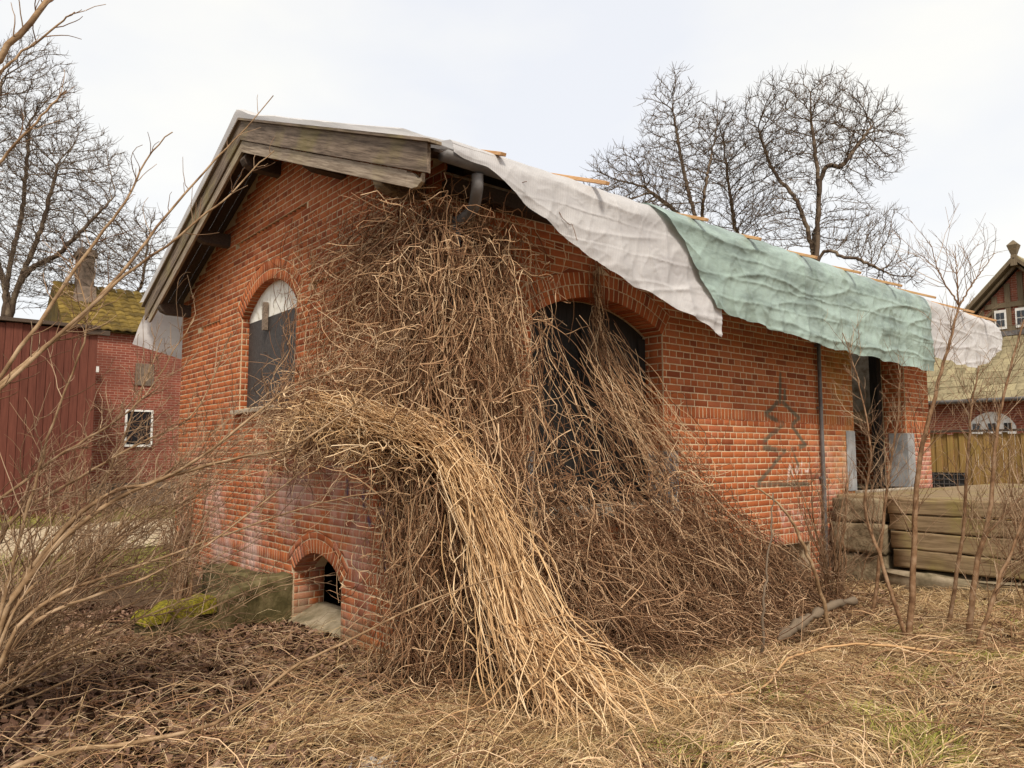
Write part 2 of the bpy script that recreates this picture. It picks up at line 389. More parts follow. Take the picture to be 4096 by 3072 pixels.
def spline(pts, n):
    p = np.array(pts, float); k = len(p); q = np.vstack([2 * p[0] - p[1], p, 2 * p[-1] - p[-2]])
    out = []
    for s in np.linspace(0, k - 1 - 1e-6, n):
        i = int(s); t = s - i; a, b, c, d = q[i:i + 4]
        out.append(.5 * (2 * b + (c - a) * t + (2 * a - 5 * b + 4 * c - d) * t * t + (3 * b - a - 3 * c + d) * t ** 3))
    return np.array(out)
def nz(x, y, z=0.): return mnoise.noise((x, y, z))

# ------------------------------------------------------------------ ground
HX, HY = 10.4, 7.86
def gz(x, y):
    dx = max(0 - x, 0, x - HX); dy = max(0 - y, 0, y - HY); d = math.hypot(dx, dy)
    near = -.32 * math.exp(-(d / 2.0) ** 2) * (1 - .55 * min(max((x - 2.5) / 4, 0), 1)) * (1 if y < 5 else max(0, 1 - (y - 5) / 4))
    return near + (.05 * nz(x * .7, y * .7) + .025 * nz(x * 2.3, y * 2.3, 4)) * min(1, max(.15, (9 - y) / 4))
xs = np.concatenate([np.linspace(-260, -9, 26), np.linspace(-8.5, 14, 120), np.linspace(15, 260, 26)])
ys = np.concatenate([np.linspace(-120, -8.5, 14), np.linspace(-8, 12, 110), np.linspace(13, 420, 34)])
GX, GY = np.meshgrid(xs, ys); GZ = np.array([[gz(x, y) if -10 < x < 15 and -9 < y < 13 else 0. for x in xs] for y in ys])
nx_, ny_ = len(xs), len(ys); ii = (np.arange(ny_ - 1)[:, None] * nx_ + np.arange(nx_ - 1)[None]).ravel()
GF = np.stack([ii, ii + 1, ii + 1 + nx_, ii + nx_], 1)
tag(np_mesh('ground', np.stack([GX, GY, GZ], -1), GF, 'ground', smooth=True), kind='structure')
px, py = np.meshgrid(np.linspace(-14, 9, 40), np.linspace(0, 1, 14))
pyy = 9.1 + .5 * np.sin(px * .4) + py * (5.2 + .5 * np.sin(px * .3 + 1)); pz = np.vectorize(gz)(px, pyy) + .014
ii = (np.arange(13)[:, None] * 40 + np.arange(39)[None]).ravel()
tag(np_mesh('path', np.stack([px, pyy, pz], -1), np.stack([ii, ii + 1, ii + 41, ii + 40], 1), 'gravel', smooth=True), kind='structure')

# ------------------------------------------------------------------ the goods shed
shed = empty('goods_shed', (0, 0, 0), 'derelict red brick goods shed with arched openings under a tarped roof', 'building')
RY, RZ, SL = 3.86, 5.93, .396               # ridge y, ridge z, slope
def roof_z(y): return RZ - SL * abs(y - RY)
def arch(c, half, spring, rise):
    R = (half * half + rise * rise) / (2 * rise); return dict(c=c, h=half, sp=spring, R=R, cz=spring + rise - R)
DOOR = dict(arch(2.055, 1.005, 3.03, .285), zb=1.10, depth=.27, rings=(.135, .135))
DOORWAY = dict(c=8.53, h=.93, sp=3.45, R=None, cz=None, zb=1.10, depth=.38, rings=())
VENT = dict(c=5.66, h=.52, sp=.44, R=None, cz=None, zb=-.4, depth=.38, rings=())
WIN = dict(arch(4.12, .93, 3.56, .40), zb=2.28, depth=.16, rings=(.13, .13))
CELL = dict(arch(2.47, .61, .29, .255), zb=-.6, depth=.40, rings=(.155, .08))
def opening_top(o, u):
    if o['R'] is None: return o['sp']
    d = abs(u - o['c']); return o['cz'] + math.sqrt(max(o['R'] ** 2 - d * d, 0))
def cut_interval(o, z):
    """u-interval that bricks must leave free at height z"""
    if z < o['zb'] - 1e-6: return None
    w = sum(o['rings'])
    if o['R'] is None: return (o['c'] - o['h'], o['c'] + o['h']) if z < o['sp'] else None
    Ro = o['R'] + w; ang = math.asin(o['h'] / o['R'])
    ze = o['cz'] + o['R'] * math.cos(ang); zs = o['cz'] + Ro * math.cos(ang); hs = Ro * math.sin(ang)
    if z <= ze: return (o['c'] - o['h'], o['c'] + o['h'])
    if z <= zs:
        k = (z - ze) / (zs - ze); h = o['h'] + (hs - o['h']) * k; return (o['c'] - h, o['c'] + h)
    if z < o['cz'] + Ro:
        h = math.sqrt(Ro ** 2 - (z - o['cz']) ** 2); return (o['c'] - h, o['c'] + h)
    return None

FR_FRONT = (Vector((0, 0, 0)), Vector((1, 0, 0)), Vector((0, -1, 0)))
FR_GABLE = (Vector((0, 0, 0)), Vector((0, 1, 0)), Vector((-1, 0, 0)))
def fpt(fr, u, z, d=0.): return fr[0] + fr[1] * u + Vector((0, 0, z)) + fr[2] * d

def wall_core(name, fr, u0, u1, z0, top, opens, thick, mat, rec=.0035):
    """mortar face with real openings and reveals, one mesh"""
    mb = MB(); us = {u0, u1}
    for o in opens:
        n = 24 if o['R'] else 1
        us |= {o['c'] - o['h'] + 2 * o['h'] * i / n for i in range(n + 1)}
    k = u0
    while k < u1: us.add(round(k, 3)); k += .5
    us = sorted(us)
    for a, b in zip(us, us[1:]):
        if b - a < 1e-5: continue
        mid = (a + b) / 2; blocks = []
        for o in opens:
            if abs(mid - o['c']) < o['h']: blocks.append(o)
        blocks.sort(key=lambda o: o['zb']); za = zb_ = z0
        for o in blocks:
            if o['zb'] > za + 1e-4:
                mb.add([fpt(fr, a, za, -rec), fpt(fr, b, zb_, -rec), fpt(fr, b, o['zb'], -rec), fpt(fr, a, o['zb'], -rec)], [(0, 1, 2, 3)])
                mb.add([fpt(fr, a, o['zb'], -rec), fpt(fr, b, o['zb'], -rec), fpt(fr, b, o['zb'], -thick), fpt(fr, a, o['zb'], -thick)], [(0, 1, 2, 3)])
            za, zb_ = opening_top(o, a), opening_top(o, b)
            mb.add([fpt(fr, a, za, -rec), fpt(fr, b, zb_, -rec), fpt(fr, b, zb_, -thick), fpt(fr, a, za, -thick)], [(0, 1, 2, 3)])
        mb.add([fpt(fr, a, za, -rec), fpt(fr, b, zb_, -rec), fpt(fr, b, top(b), -rec), fpt(fr, a, top(a), -rec)], [(0, 1, 2, 3)])
        # inner face
        za = zb_ = z0
        for o in blocks:
            if o['zb'] > za + 1e-4: mb.add([fpt(fr, a, za, -thick), fpt(fr, b, zb_, -thick), fpt(fr, b, o['zb'], -thick), fpt(fr, a, o['zb'], -thick)], [(0, 3, 2, 1)])
            za, zb_ = opening_top(o, a), opening_top(o, b)
        mb.add([fpt(fr, a, za, -thick), fpt(fr, b, zb_, -thick), fpt(fr, b, top(b), -thick), fpt(fr, a, top(a), -thick)], [(0, 3, 2, 1)])
    for o in opens:
        for sgn in (-1, 1):
            u = o['c'] + sgn * o['h']
            mb.add([fpt(fr, u, max(o['zb'], z0), -rec), fpt(fr, u, opening_top(o, u), -rec), fpt(fr, u, opening_top(o, u), -thick), fpt(fr, u, max(o['zb'], z0), -thick)], [(0, 1, 2, 3)])
    return mb.build(name, mat, shed)

GAP = .0125
BR = {'front': [], 'gable': [], 'plain': []}   # entries: (quad (4,2), frame, proud, depth, kind)
def lay_rows(key, fr, u0, u1, rows, opens, top=None, skip=None):
    for ri, (z0, z1, typ) in enumerate(rows):
        w = {'s': .26, 'h': .13, 'r': .0745}[typ]
        u = u0 - (.065 if typ == 'h' else .0)
        while u < u1 - .01:
            a, b = max(u, u0) + GAP / 2, min(u + w, u1) - GAP / 2; u += w
            if b - a < .03: continue
            if top and z1 > min(top(a), top(b)) - .02: continue
            if skip and skip((a + b) / 2, (z0 + z1) / 2): continue
            pieces = [(a, b, a, b)]         # bottom-left, bottom-right, top-left, top-right
            cutf = False
            for o in opens:
                new = []
                for (p, q, r_, s_) in pieces:
                    c0, c1 = cut_interval(o, z0 + .004), cut_interval(o, z1 - .004)
                    if c0 is None and c1 is None: new.append((p, q, r_, s_)); continue
                    m = o['c']
                    if c0 is None: c0 = (c1 if z0 < o['zb'] else (m, m))
                    if c1 is None: c1 = (c0 if z1 > o['sp'] and o['R'] is None else (m, m))
                    l0, r0 = c0[0] - GAP / 2, c0[1] + GAP / 2; l1, r1 = c1[0] - GAP / 2, c1[1] + GAP / 2
                    if q <= l0 and s_ <= l1 or p >= r0 and r_ >= r1: new.append((p, q, r_, s_)); continue
                    cutf = True
                    if p < l0 - .02 or r_ < l1 - .02: new.append((min(p, l0), min(q, l0), min(r_, l1), min(s_, l1)))
                    if q > r0 + .02 or s_ > r1 + .02: new.append((max(p, r0), max(q, r0), max(r_, r1), max(s_, r1)))
                pieces = new
            for (p, q, r_, s_) in pieces:
                if (q - p) + (s_ - r_) < .05: continue
                std = not cutf and abs((b - a) - (w - GAP)) < 1e-4
                BR[key].append((((p, z0 + GAP / 2), (q, z0 + GAP / 2), (s_, z1 - GAP / 2), (r_, z1 - GAP / 2)), fr, None, .03, typ if std else 'cut'))
def lay_arch(key, fr, o, spec):
    """rings of radial bricks; spec: list of (thickness, brick width, depth)"""
    ang = math.asin(o['h'] / o['R']); R = o['R']
    for th, bw, dep in spec:
        n = max(3, round(2 * ang * (R + th * .4) / bw))
        for i in range(n):
            a0, a1 = -ang + 2 * ang * i / n, -ang + 2 * ang * (i + 1) / n
            g0, g1 = GAP / 2 / R, GAP / 2 / (R + th)
            ri = R - .004 if R == o['R'] else R + GAP * .4
            q = [(ri, a0 + g0), (ri, a1 - g0), (R + th - GAP * .4, a1 - g1), (R + th - GAP * .4, a0 + g1)]
            BR[key].append((tuple((o['c'] + r_ * math.sin(t), o['cz'] + r_ * math.cos(t)) for r_, t in q), fr, None, dep, 'v'))
        R += th

def courses(z_from, z_to, start, h=.08):
    out = []; z = z_from; k = start
    while z < z_to - 1e-6: out.append((z, min(z + h, z_to), 'sh'[k % 2])); z += h; k += 1
    return out
ROLL0, ROLL1 = (.44, .58), (2.08, 2.217)
rows_front = courses(-.44, .44, 0) + [(*ROLL0, 'r')] + courses(.58, 2.08, 1, .0789) + [(*ROLL1, 'r')] + courses(2.217, 4.20, 0)
rows_gable = courses(-.54, .34, 0) + [(.34, .476, 'r')] + courses(.476, 6.0, 1)
top_f = lambda u: 4.22
top_g = lambda u: roof_z(u) - .06
lay_rows('front', FR_FRONT, 0, HX, rows_front, [DOOR, DOORWAY, VENT])
lay_arch('front', FR_FRONT, DOOR, [(.135, .0745, .26), (.135, .0745, .03)])
TEETH = [(2.97, 5.40, 4.636), (5.92, 6.88, 3.596), (1.80, 2.78, 3.596)]      # y0, y1, z of the course
zc = [r for r in rows_gable]
TEETH = [(a, b, min(rows_gable, key=lambda r: abs(r[0] - z))) for a, b, z in TEETH]
in_teeth = lambda u, z: any(a - .05 < u < b + .05 and r[0] < z < r[1] for a, b, r in TEETH)
lay_rows('gable', FR_GABLE, 0, HY, rows_gable, [WIN, CELL], top_g, in_teeth)
lay_arch('gable', FR_GABLE, WIN, [(.13, .0745, .15), (.13, .0745, .03)])
lay_arch('gable', FR_GABLE, CELL, [(.155, .0745, .26), (.08, .22, .03)])
# jambs and inner brickwork seen through the openings
def jamb(key, u, depth, z0, z1):            # faces -x, at wall x = u, runs inwards
    fr = (Vector((u, 0, 0)), Vector((0, 1, 0)), Vector((-1, 0, 0)))
    lay_rows(key, fr, .012, depth, [r for r in rows_front if r[0] >= z0 and r[1] <= z1], [])
def jamb_y(y, depth, z0, z1):               # faces -y, at wall y, runs inwards along x
    lay_rows('gable', (Vector((0, y, 0)), Vector((1, 0, 0)), Vector((0, -1, 0))), .012, depth, [r for r in rows_gable if r[0] >= z0 - .05 and r[1] <= z1], [])
jamb_y(5.045, .14, 2.28, 3.60); jamb_y(3.075, .40, -.4, .34)
jamb('front', 3.056, .27, 1.1, 3.04); jamb('front', 9.456, .38, 1.1, 3.45)
fr_in = (Vector((10.015, 0, 0)), Vector((0, 1, 0)), Vector((-1, 0, 0)))
lay_rows('plain', fr_in, .45, 2.2, courses(1.1, 2.55, 0), [], skip=lambda u, z: z > 2.28 + .2 * nz(u * 3, z * 3))

walls = {}
walls['front'] = wall_core('wall', FR_FRONT, 0, HX, -.6, top_f, [DOOR, DOORWAY, VENT], .40, 'mortar_front')
walls['gable'] = wall_core('wall', FR_GABLE, 0, HY, -.6, lambda u: roof_z(u) - .03,
    [WIN, CELL] + [dict(c=(a + b) / 2, h=(b - a) / 2, sp=r[1], R=None, cz=None, zb=r[0], rings=()) for a, b, r in TEETH], .40, 'mortar_gable')
walls['back'] = MB().box((.4, HY - .38, -.6), (HX, HY, 4.3)).build('wall', 'far_brick', shed)
mb = MB().prism([(HX - .38, .4, -.6), (HX - .38, HY - .38, -.6), (HX - .38, HY - .38, roof_z(HY) - .1), (HX - .38, RY, RZ - .1), (HX - .38, .4, 4.2)], (.38, 0, 0))
walls['plain'] = mb.build('wall', 'mortar_plain', shed)
MB().box((.42, .42, .9), (10.0, HY - .4, 1.085)).build('floor', 'concrete', shed)
mb = MB()
for a, b, r in TEETH: mb.box((.075, a - .02, r[0] - .02), (.11, b + .02, r[1] + .02))
mb.build('tooth_recess', 'mortar_gable', walls['gable'])
teeth = []
for a, b, r in TEETH:                       # dog-tooth bricks set on the diagonal
    y = a + .05
    while y < b - .03:
        t = MB().prism([(.004, y, r[0] + .006), (.068, y - .062, r[0] + .006), (.132, y, r[0] + .006), (.068, y + .062, r[0] + .006)], (0, 0, r[1] - r[0] - .016))
        t.build('tooth_brick', 'brick_gable', walls['gable']); y += .131

# ---- bricks: the largest in view are single parts, the others one joined part per wall
def view_area(quad, fr):
    c = Vector((0, 0, 0)); pts = []
    for u, z in quad:
        v = fpt(fr, u, z) - CAM; d = v.dot(FWD); r_ = Vector((.76940, -.63877, 0)); up = r_.cross(FWD)
        pts.append((v.dot(r_) / d, v.dot(up) / d))
    return abs(sum(pts[i][0] * pts[(i + 1) % 4][1] - pts[(i + 1) % 4][0] * pts[i][1] for i in range(4))) / 2
def hidden(fr, quad):
    u = sum(q[0] for q in quad) / 4; z = sum(q[1] for q in quad) / 4
    if fr is FR_FRONT: return u < 1.1 and z < 3.9 or z > 3.5 or z < 1.75 and u < 3.5 or z < .5 + max(0, 4.9 - u) * .75 and u < 4.9
    return u < 1.0 or z < -.2 or (1.6 < z < 2.6 and u < 3.2) or z > 4.9
cand = []
for key in ('front', 'gable'):
    for i, (q, fr, pr, dep, typ) in enumerate(BR[key]):
        if typ in 'shr' and fr in (FR_FRONT, FR_GABLE) and not hidden(fr, q): cand.append((view_area(q, fr), key, i))
cand.sort(reverse=True); single = {(k, i) for _, k, i in cand[:300]}

def brick_arrays(items, r=rng):
    """chamfered prisms: 12 verts, 9 quads each"""
    n = len(items); V = np.zeros((n, 12, 3)); ch = .003
    for j, (q, fr, pr, dep, typ) in enumerate(items):
        q = np.array(q) + r.normal(0, .0016, (4, 2)); c = q.mean(0)
        pr = float(np.clip(r.normal(0, .0012), -.0007, .003)); tilt = np.clip(r.normal(0, .0008, 4), -.0007, .0012)
        O, U, Nn = (np.array(k) for k in fr)
        e = q - c; ln = np.abs(e); inn = c + np.sign(e) * np.maximum(ln - ch, ln * .5)
        def P(p, d): return O + np.outer(p[:, 0], U) + np.outer(p[:, 1], (0, 0, 1)) + np.outer(d, Nn)
        V[j, 0:4] = P(inn, pr + tilt); V[j, 4:8] = P(q, pr + tilt - ch * .9); V[j, 8:12] = P(q, np.full(4, -dep))
    f = [(0, 1, 2, 3)] + [(4 + a, 4 + (a + 1) % 4, (a + 1) % 4, a) for a in range(4)] + [(8 + a, 8 + (a + 1) % 4, 4 + (a + 1) % 4, 4 + a) for a in range(4)]
    F = (np.arange(n)[:, None, None] * 12 + np.array(f)[None]).reshape(-1, 4)
    return V.reshape(-1, 3), F
for key, mt, par in (('front', 'brick_front', 'front'), ('gable', 'brick_gable', 'gable'), ('plain', 'brick_plain', 'plain')):
    rest = [b for i, b in enumerate(BR[key]) if (key, i) not in single]
    V, F = brick_arrays(rest)
    tag(np_mesh('brickwork', V, F, mt, walls[par]), kind='stuff')
variants = {}
for key, i in sorted(single):
    q, fr, pr, dep, typ = BR[key][i]
    k = (key, typ, random.randrange(5), round((q[2][1] - q[0][1]) * 1000))
    c = ((q[0][0] + q[1][0]) / 2, (q[0][1] + q[2][1]) / 2)
    if k not in variants:
        V, F = brick_arrays([(tuple((u - c[0], z - c[1]) for u, z in q), fr, None, dep, typ)])
        o = np_mesh('brick', V, F, 'brick_' + key, walls[key]); variants[k] = o.data
    else:
        o = bpy.data.objects.new('brick', variants[k]); col.objects.link(o); o.parent = walls[key]
    o.location = fpt(fr, c[0], c[1])

# ---- window, doors, plates, vents
win = empty('window', (0, 4.12, 2.28)); win.parent = shed
def arch_panel(o, fr, d, th, z_lo, z_hi, inset=.0):
    us = np.linspace(o['c'] - o['h'] + inset, o['c'] + o['h'] - inset, 25); lo, hi = [], []
    for u in us:
        t = min(opening_top(o, u) - inset, z_hi)
        if t > z_lo: lo.append(fpt(fr, u, z_lo, -d)); hi.append(fpt(fr, u, t, -d))
    return MB().prism(lo + hi[::-1], fr[2] * -th)
arch_panel(WIN, FR_GABLE, .11, .02, 2.28, 3.50).build('board', 'ply_black', win)
arch_panel(WIN, FR_GABLE, .112, .02, 3.504, 5).build('board', 'ply_white', win)['label'] = 'white painted arched board above the black one'
MB().box((.04, 4.33, 3.32), (.10, 4.40, 3.70)).build('broken_lath', 'old_wood', win)
MB().prism([(-.09, 3.1, 2.20), (-.09, 3.1, 2.255), (.16, 3.1, 2.30), (.16, 3.1, 2.2)], (0, 2.05, 0)).build('sill', 'pale_concrete', win, .008)
cell = empty('cellar_opening', (0, 2.47, -.2)); cell.parent = shed
MB().prism([(-.10, 1.87, -.46), (-.10, 1.87, -.30), (.30, 1.87, -.12), (.42, 1.87, -.12), (.42, 1.87, -.46)], (0, 1.2, 0)).build('sill', 'concrete', cell, .01)
MB().box((.56, 2.62, -.3), (.62, 2.9, .55)).build('post', 'mossy_concrete', cell)
MB().box((.9, 1.6, -.5), (.95, 3.3, .85)).build('dark_backing', 'void', cell)  # added black sheet that stands in for the dark cellar
door = empty('door', (2.055, .27, 1.1)); door.parent = shed
arch_panel(DOOR, FR_FRONT, .30, .05, 1.11, 5).build('leaf', 'door_black', door)
for x in (1.05, 2.0, 2.95):
    MB().box((x, .262, 1.12), (x + .11, .299, 3.0)).build('stile', 'door_black', door, .005)
for z in (1.14, 1.72, 2.45):
    for x0, x1 in ((1.165, 1.995), (2.115, 2.945)): MB().box((x0, .266, z), (x1, .299, z + .13)).build('rail', 'door_black', door, .005)
MB().box((1.06, -.10, 1.0), (3.05, .28, 1.105)).build('sill', 'pale_concrete', door, .01)
way = empty('doorway', (8.53, .1, 1.1)); way.parent = shed
MB().box((7.602, .05, 1.1), (7.70, .20, 3.44)).build('frame', 'door_black', way, .005)
MB().box((7.72, .16, 1.12), (7.80, .99, 3.42)).build('door_leaf', 'door_black', way, .006)['label'] = 'black door leaf swung inwards'
MB().box((9.30, .385, 1.1), (9.455, .52, 3.44)).build('frame', 'door_black', way, .005)
MB().box((7.55, -.10, 1.01), (9.5, .42, 1.10)).build('sill', 'pale_concrete', way, .01)
for x0, x1, y0, y1 in ((7.33, 7.60, -.012, -.002), (9.462, 9.72, -.012, -.002), (9.448, 9.458, -.012, .30)):
    MB().box((x0, y0, 1.1), (x1, y1, 2.0)).build('corner_plate', 'plate', way, .002)
for x0, x1 in ((.84, 1.052), (3.062, 3.27)):
    MB().box((x0, -.03, 1.0), (x1, -.008, 1.68)).build('corner_plate', 'plate', door, .004)
MB().box((3.046, -.03, 1.0), (3.057, .24, 1.68)).build('corner_plate', 'plate', door, .002)
MB().box((5.3, .22, -.45), (5.95, .36, .36)).build('vent_block', 'concrete', shed, .01)
MB().box((5.05, .6, -.5), (6.3, .65, .6)).build('vent_dark_backing', 'void', shed)  # black sheet added for the darkness inside the vent
# plaster left on the inner wall
pl = MB(); us = np.linspace(.45, 2.2, 24)
lo = [Vector((9.995, u, 2.36 + .24 * nz(u * 3, 2.4) + .10 * nz(u * 9, 7))) for u in us]; hi = [Vector((9.995, u, 4.1)) for u in us]
pl.prism(lo + hi[::-1], (.012, 0, 0)).build('plaster', 'plaster', walls['plain'])
# drain pipes
for nm, x, y, r_, zt, zb in (('downpipe', 6.53, -.05, .028, 4.0, -.2),):
    p = MB().tube([(x, y, zt), (x - .01, y, 2.6), (x, y, 1.2), (x - .01, y, zb)], r_, 10).build(nm, 'zinc', shed, smooth=True)
    for z in (3.2, 2.3, 1.3, .6): MB().box((x - .045, y - .012, z), (x + .045, -.004, z + .03)).build('clip', 'zinc', p)
pipe = MB().tube(spline([(-.02, -.52, 4.03), (-.01, -.50, 3.90), (.06, -.34, 3.78), (.06, -.16, 3.72), (.05, -.10, 3.58), (.05, -.09, 2.0), (.05, -.09, -.3)], 34), .052, 12).build('downpipe', 'zinc', shed, smooth=True)
g = MB()
for k in range(7):
    a = math.pi * (1 + k / 6)
    g.v += [(-.40, -.545 + .075 * math.cos(a), 4.12 + .075 * math.sin(a)), (11.2, -.545 + .075 * math.cos(a), 3.99 + .075 * math.sin(a))]
g.f += [(2 * k, 2 * k + 2, 2 * k + 3, 2 * k + 1) for k in range(6)]
g.f.append(tuple(range(12, -1, -2)))
go = g.build('gutter', 'zinc', shed, smooth=True); mo = go.modifiers.new('thickness', 'SOLIDIFY'); mo.thickness = .005

# ---- roof
roof = empty('roof', (0, RY, RZ)); roof.parent = shed
OV = -.49
def sag(x, y): return .011 * max(x, 0) * min(1, abs(y - RY) / 4.3)
def slope_board(x0, x1, ya, yb, d0, d1, n=8):
    """board following one roof slope; d0/d1 = bottom/top offset below the roof plane"""
    mb = MB(); ys_ = np.linspace(ya, yb, n)
    for y in ys_:
        for x in (x0, x1):
            for d in (d0, d1): mb.v.append((x, y, roof_z(y) - d - sag(x, y)))
    for i in range(n - 1):
        b = i * 4
        mb.f += [(b, b + 4, b + 5, b + 1), (b + 2, b + 3, b + 7, b + 6), (b + 1, b + 5, b + 7, b + 3), (b, b + 2, b + 6, b + 4)]
    mb.f += [(0, 1, 3, 2), (4 * n - 4, 4 * n - 2, 4 * n - 1, 4 * n - 3)]
    return mb
for side in (-1, 1):
    ye = RY + side * 4.37
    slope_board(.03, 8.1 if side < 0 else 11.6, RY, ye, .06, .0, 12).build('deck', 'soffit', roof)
    if side < 0:                            # rafters only, deck left open here to let daylight into the doorway
        for x in (8.9, 9.7, 10.5, 11.4): slope_board(x, x + .07, RY, ye, .13, .01, 6).build('rafter', 'dark_wood', roof)
    x = OV + .03; k = 0
    while x < .0:                           # overhang boards, daylight in the gaps
        w = random.uniform(.105, .125)
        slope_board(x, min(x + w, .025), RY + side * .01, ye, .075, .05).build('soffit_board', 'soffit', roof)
        x += w + (.012 if k in (1, 2) else .002); k += 1
    bb = slope_board(OV - .035, OV, RY, ye, .275, .02).build('bargeboard', 'old_wood', roof, .004)
    slope_board(OV - .075, OV + .06, RY, ye + side * .07, .018, -.012).build('cap_strip', 'old_wood', roof, .003)
    lb = slope_board(OV - .012, OV + .025, RY, RY + side * 4.02, .43, .282).build('lower_bargeboard', 'pale_wood', roof, .004)
    yt = RY + side * 4.02; zt = roof_z(yt) - .30
    prof = [(0, 0), (.10, -.035), (.17, -.10), (.21, -.11), (.235, -.07), (.23, -.145), (.16, -.175), (.08, -.165), (0, -.13)]
    MB().prism([(OV - .012, yt + side * a, zt + b) for a, b in prof], (.037, 0, 0)).build('scroll_end', 'pale_wood', lb, .004)
    slope_board(OV + .0, 0.01, RY + side * .3, RY + side * .38, .17, .08, 2).build('rafter_block', 'soffit', roof)
for y, h in ((.38, 4.22), (RY, 5.48), (7.5, 4.12), (2.0, 4.92), (5.7, 4.92)):        # purlins, rounded noses
    prof = [(-.47, h - .02), (-.50, h - .08), (-.46, h - .15), (-.36, h - .19), (.02, h - .19), (.02, h), (-.44, h)]
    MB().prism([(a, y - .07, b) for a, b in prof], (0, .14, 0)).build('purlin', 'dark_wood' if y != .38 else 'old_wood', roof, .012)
mb = MB().box((-.45, -.50, 3.90), (.05, .35, 3.98)) 
MB().box((-.02, -.16, 3.98), (11.3, .02, 4.12)).build('eave_board', 'soffit', roof)

# ------------------------------------------------------------------ tarps and battens
def sheet(name, xl, xr, prof_n, nu, bottom, label, mat, lift=.02, up=1.2, amp=1., seed=0, fold=.27, left_slant=None, tip=None):
    """cloth over the eave: part on the roof slope, part hanging; bottom(x) gives its lower edge"""
    V, UV = [], []
    for j in range(prof_n):
        t = j / (prof_n - 1)
        for i in range(nu):
            s = i / (nu - 1)
            tr = min(t / .22, 1); th = max((t - .22) / .78, 0)
            x0 = xl + (left_slant(th) if left_slant else 0); x = x0 + (xr - x0) * s
            if tip: x = x0 + (xr + tip(th) - x0) * s
            ye = -.60; ze = roof_z(-.55) - sag(x, -.55) + lift
            if th <= 0:
                y = up + (ye + .06 - up) * tr; z = roof_z(y) - sag(x, y) + lift
            else:
                h = (ze - bottom(x)) * th; z = ze - h - .0
                y = ye - .035 * math.sin(min(h / .12, 1) * 1.57) + .06 * min(h, 1.2) * nz(x * .5, 3 + seed)
            w = min(1, th * 6)
            k = nz(x * 1.1 + seed, z * 3, seed) * .030 + nz(x * 4.5, z * 1.8, seed + 3) * .012 + nz(x * 9, z * 9, seed + 5) * .005
            rid = lambda v, p: max(0., 1 - abs(v) * 2.2) ** p
            k += rid(nz(x * 2.6 + z * .9, z * .9, seed + 21), 4) * .017 + rid(nz(x * .7, z * 3.2, seed + 31), 4) * .016 + rid(nz(x * 5.5 - z * 2, z * 3.5, seed + 41), 5) * .007
            fz = (z / fold) % 1.0; crease = math.exp(-((fz - .5) / .07) ** 2) * .014 * (.4 + nz(x * .8, round(z / fold) * 3.1, seed))
            rip = math.sin(x * 13 + nz(x, 0, seed) * 5) * .018 * max(0, th - .5) * 2
            y -= w * amp * (k + crease + rip) + max(0, lift - .046) * 3.4 * w; z += (1 - w) * (abs(nz(x * 2.5, y * 2, seed)) * .025) + .012 * w * math.sin(x * 9 + seed) * th
            V.append((x, y, z)); UV.append((x, t * 2.2))
    ii = (np.arange(prof_n - 1)[:, None] * nu + np.arange(nu - 1)[None]).ravel()
    o = np_mesh(name, V, np.stack([ii, ii + nu, ii + nu + 1, ii + 1], 1), mat, None, True, UV)
    return tag(o, label, 'tarp', None)
lerp_tab = lambda tab: (lambda x: float(np.interp(x, [a for a, _ in tab], [b for _, b in tab])))
sheet('tarpaulin', -.36, 3.28, 110, 240, lerp_tab([(-.4, 4.12), (0, 4.05), (.57, 3.76), (1.0, 3.58), (1.5, 3.40), (2.2, 3.24), (3.2, 2.97), (3.4, 2.92)]),
      'white woven tarp draped over the eave above the large arched door', 'tarp_white', .035, 1.4, .8, 1)
sheet('tarpaulin', 2.10, 8.88, 110, 420, lerp_tab([(2.1, 3.34), (3.2, 3.23), (4.2, 3.12), (5.45, 3.03), (7, 2.98), (8.9, 2.94)]),
      'green tarp hanging from the eave over the brick side wall', 'tarp_green', .065, .5, 1.1, 4, .25, left_slant=lambda th: 1.02 * th ** .8)
sheet('tarpaulin', 8.80, 11.95, 80, 200, lerp_tab([(8.8, 3.22), (10.0, 3.16), (10.9, 3.16), (11.6, 3.36), (12.3, 3.66)]),
      'white tarp hanging off the far end of the roof past the doorway', 'tarp_white', .045, 1.0, 1., 9, .33, tip=lambda th: .35 * math.sin(th * 2.2))
# sheet over ridge and verge plus the piece hanging at the back eave: one cloth
V, UV = [], []; nu, nv = 40, 110
for j in range(nv):
    t = j / (nv - 1); sdist = -.2 + t * 5.9     # runs from the front slope over the ridge down the back
    for i in range(nu):
        x = -.59 + 2.2 * i / (nu - 1)
        y = RY - 4.0 + t * 8.5; z = roof_z(min(y, 8.29)) + .075 + .03 * abs(nz(x * 3, y * 1.4, 2)) + .045 * math.exp(-((y - RY) / .35) ** 2)
        if y > 8.26: h = (y - 8.26) * 0; 
        if i == 0: z -= .02
        V.append((x, y, z)); UV.append((x, y))
ii = (np.arange(nv - 1)[:, None] * nu + np.arange(nu - 1)[None]).ravel()
ridge_sheet = tag(np_mesh('tarpaulin', V, np.stack([ii, ii + nu, ii + nu + 1, ii + 1], 1), 'tarp_white', None, True, UV), 'white tarp stretched over the ridge above the weathered gable boards', 'tarp')
V, UV = [], []; nu, nv = 36, 40
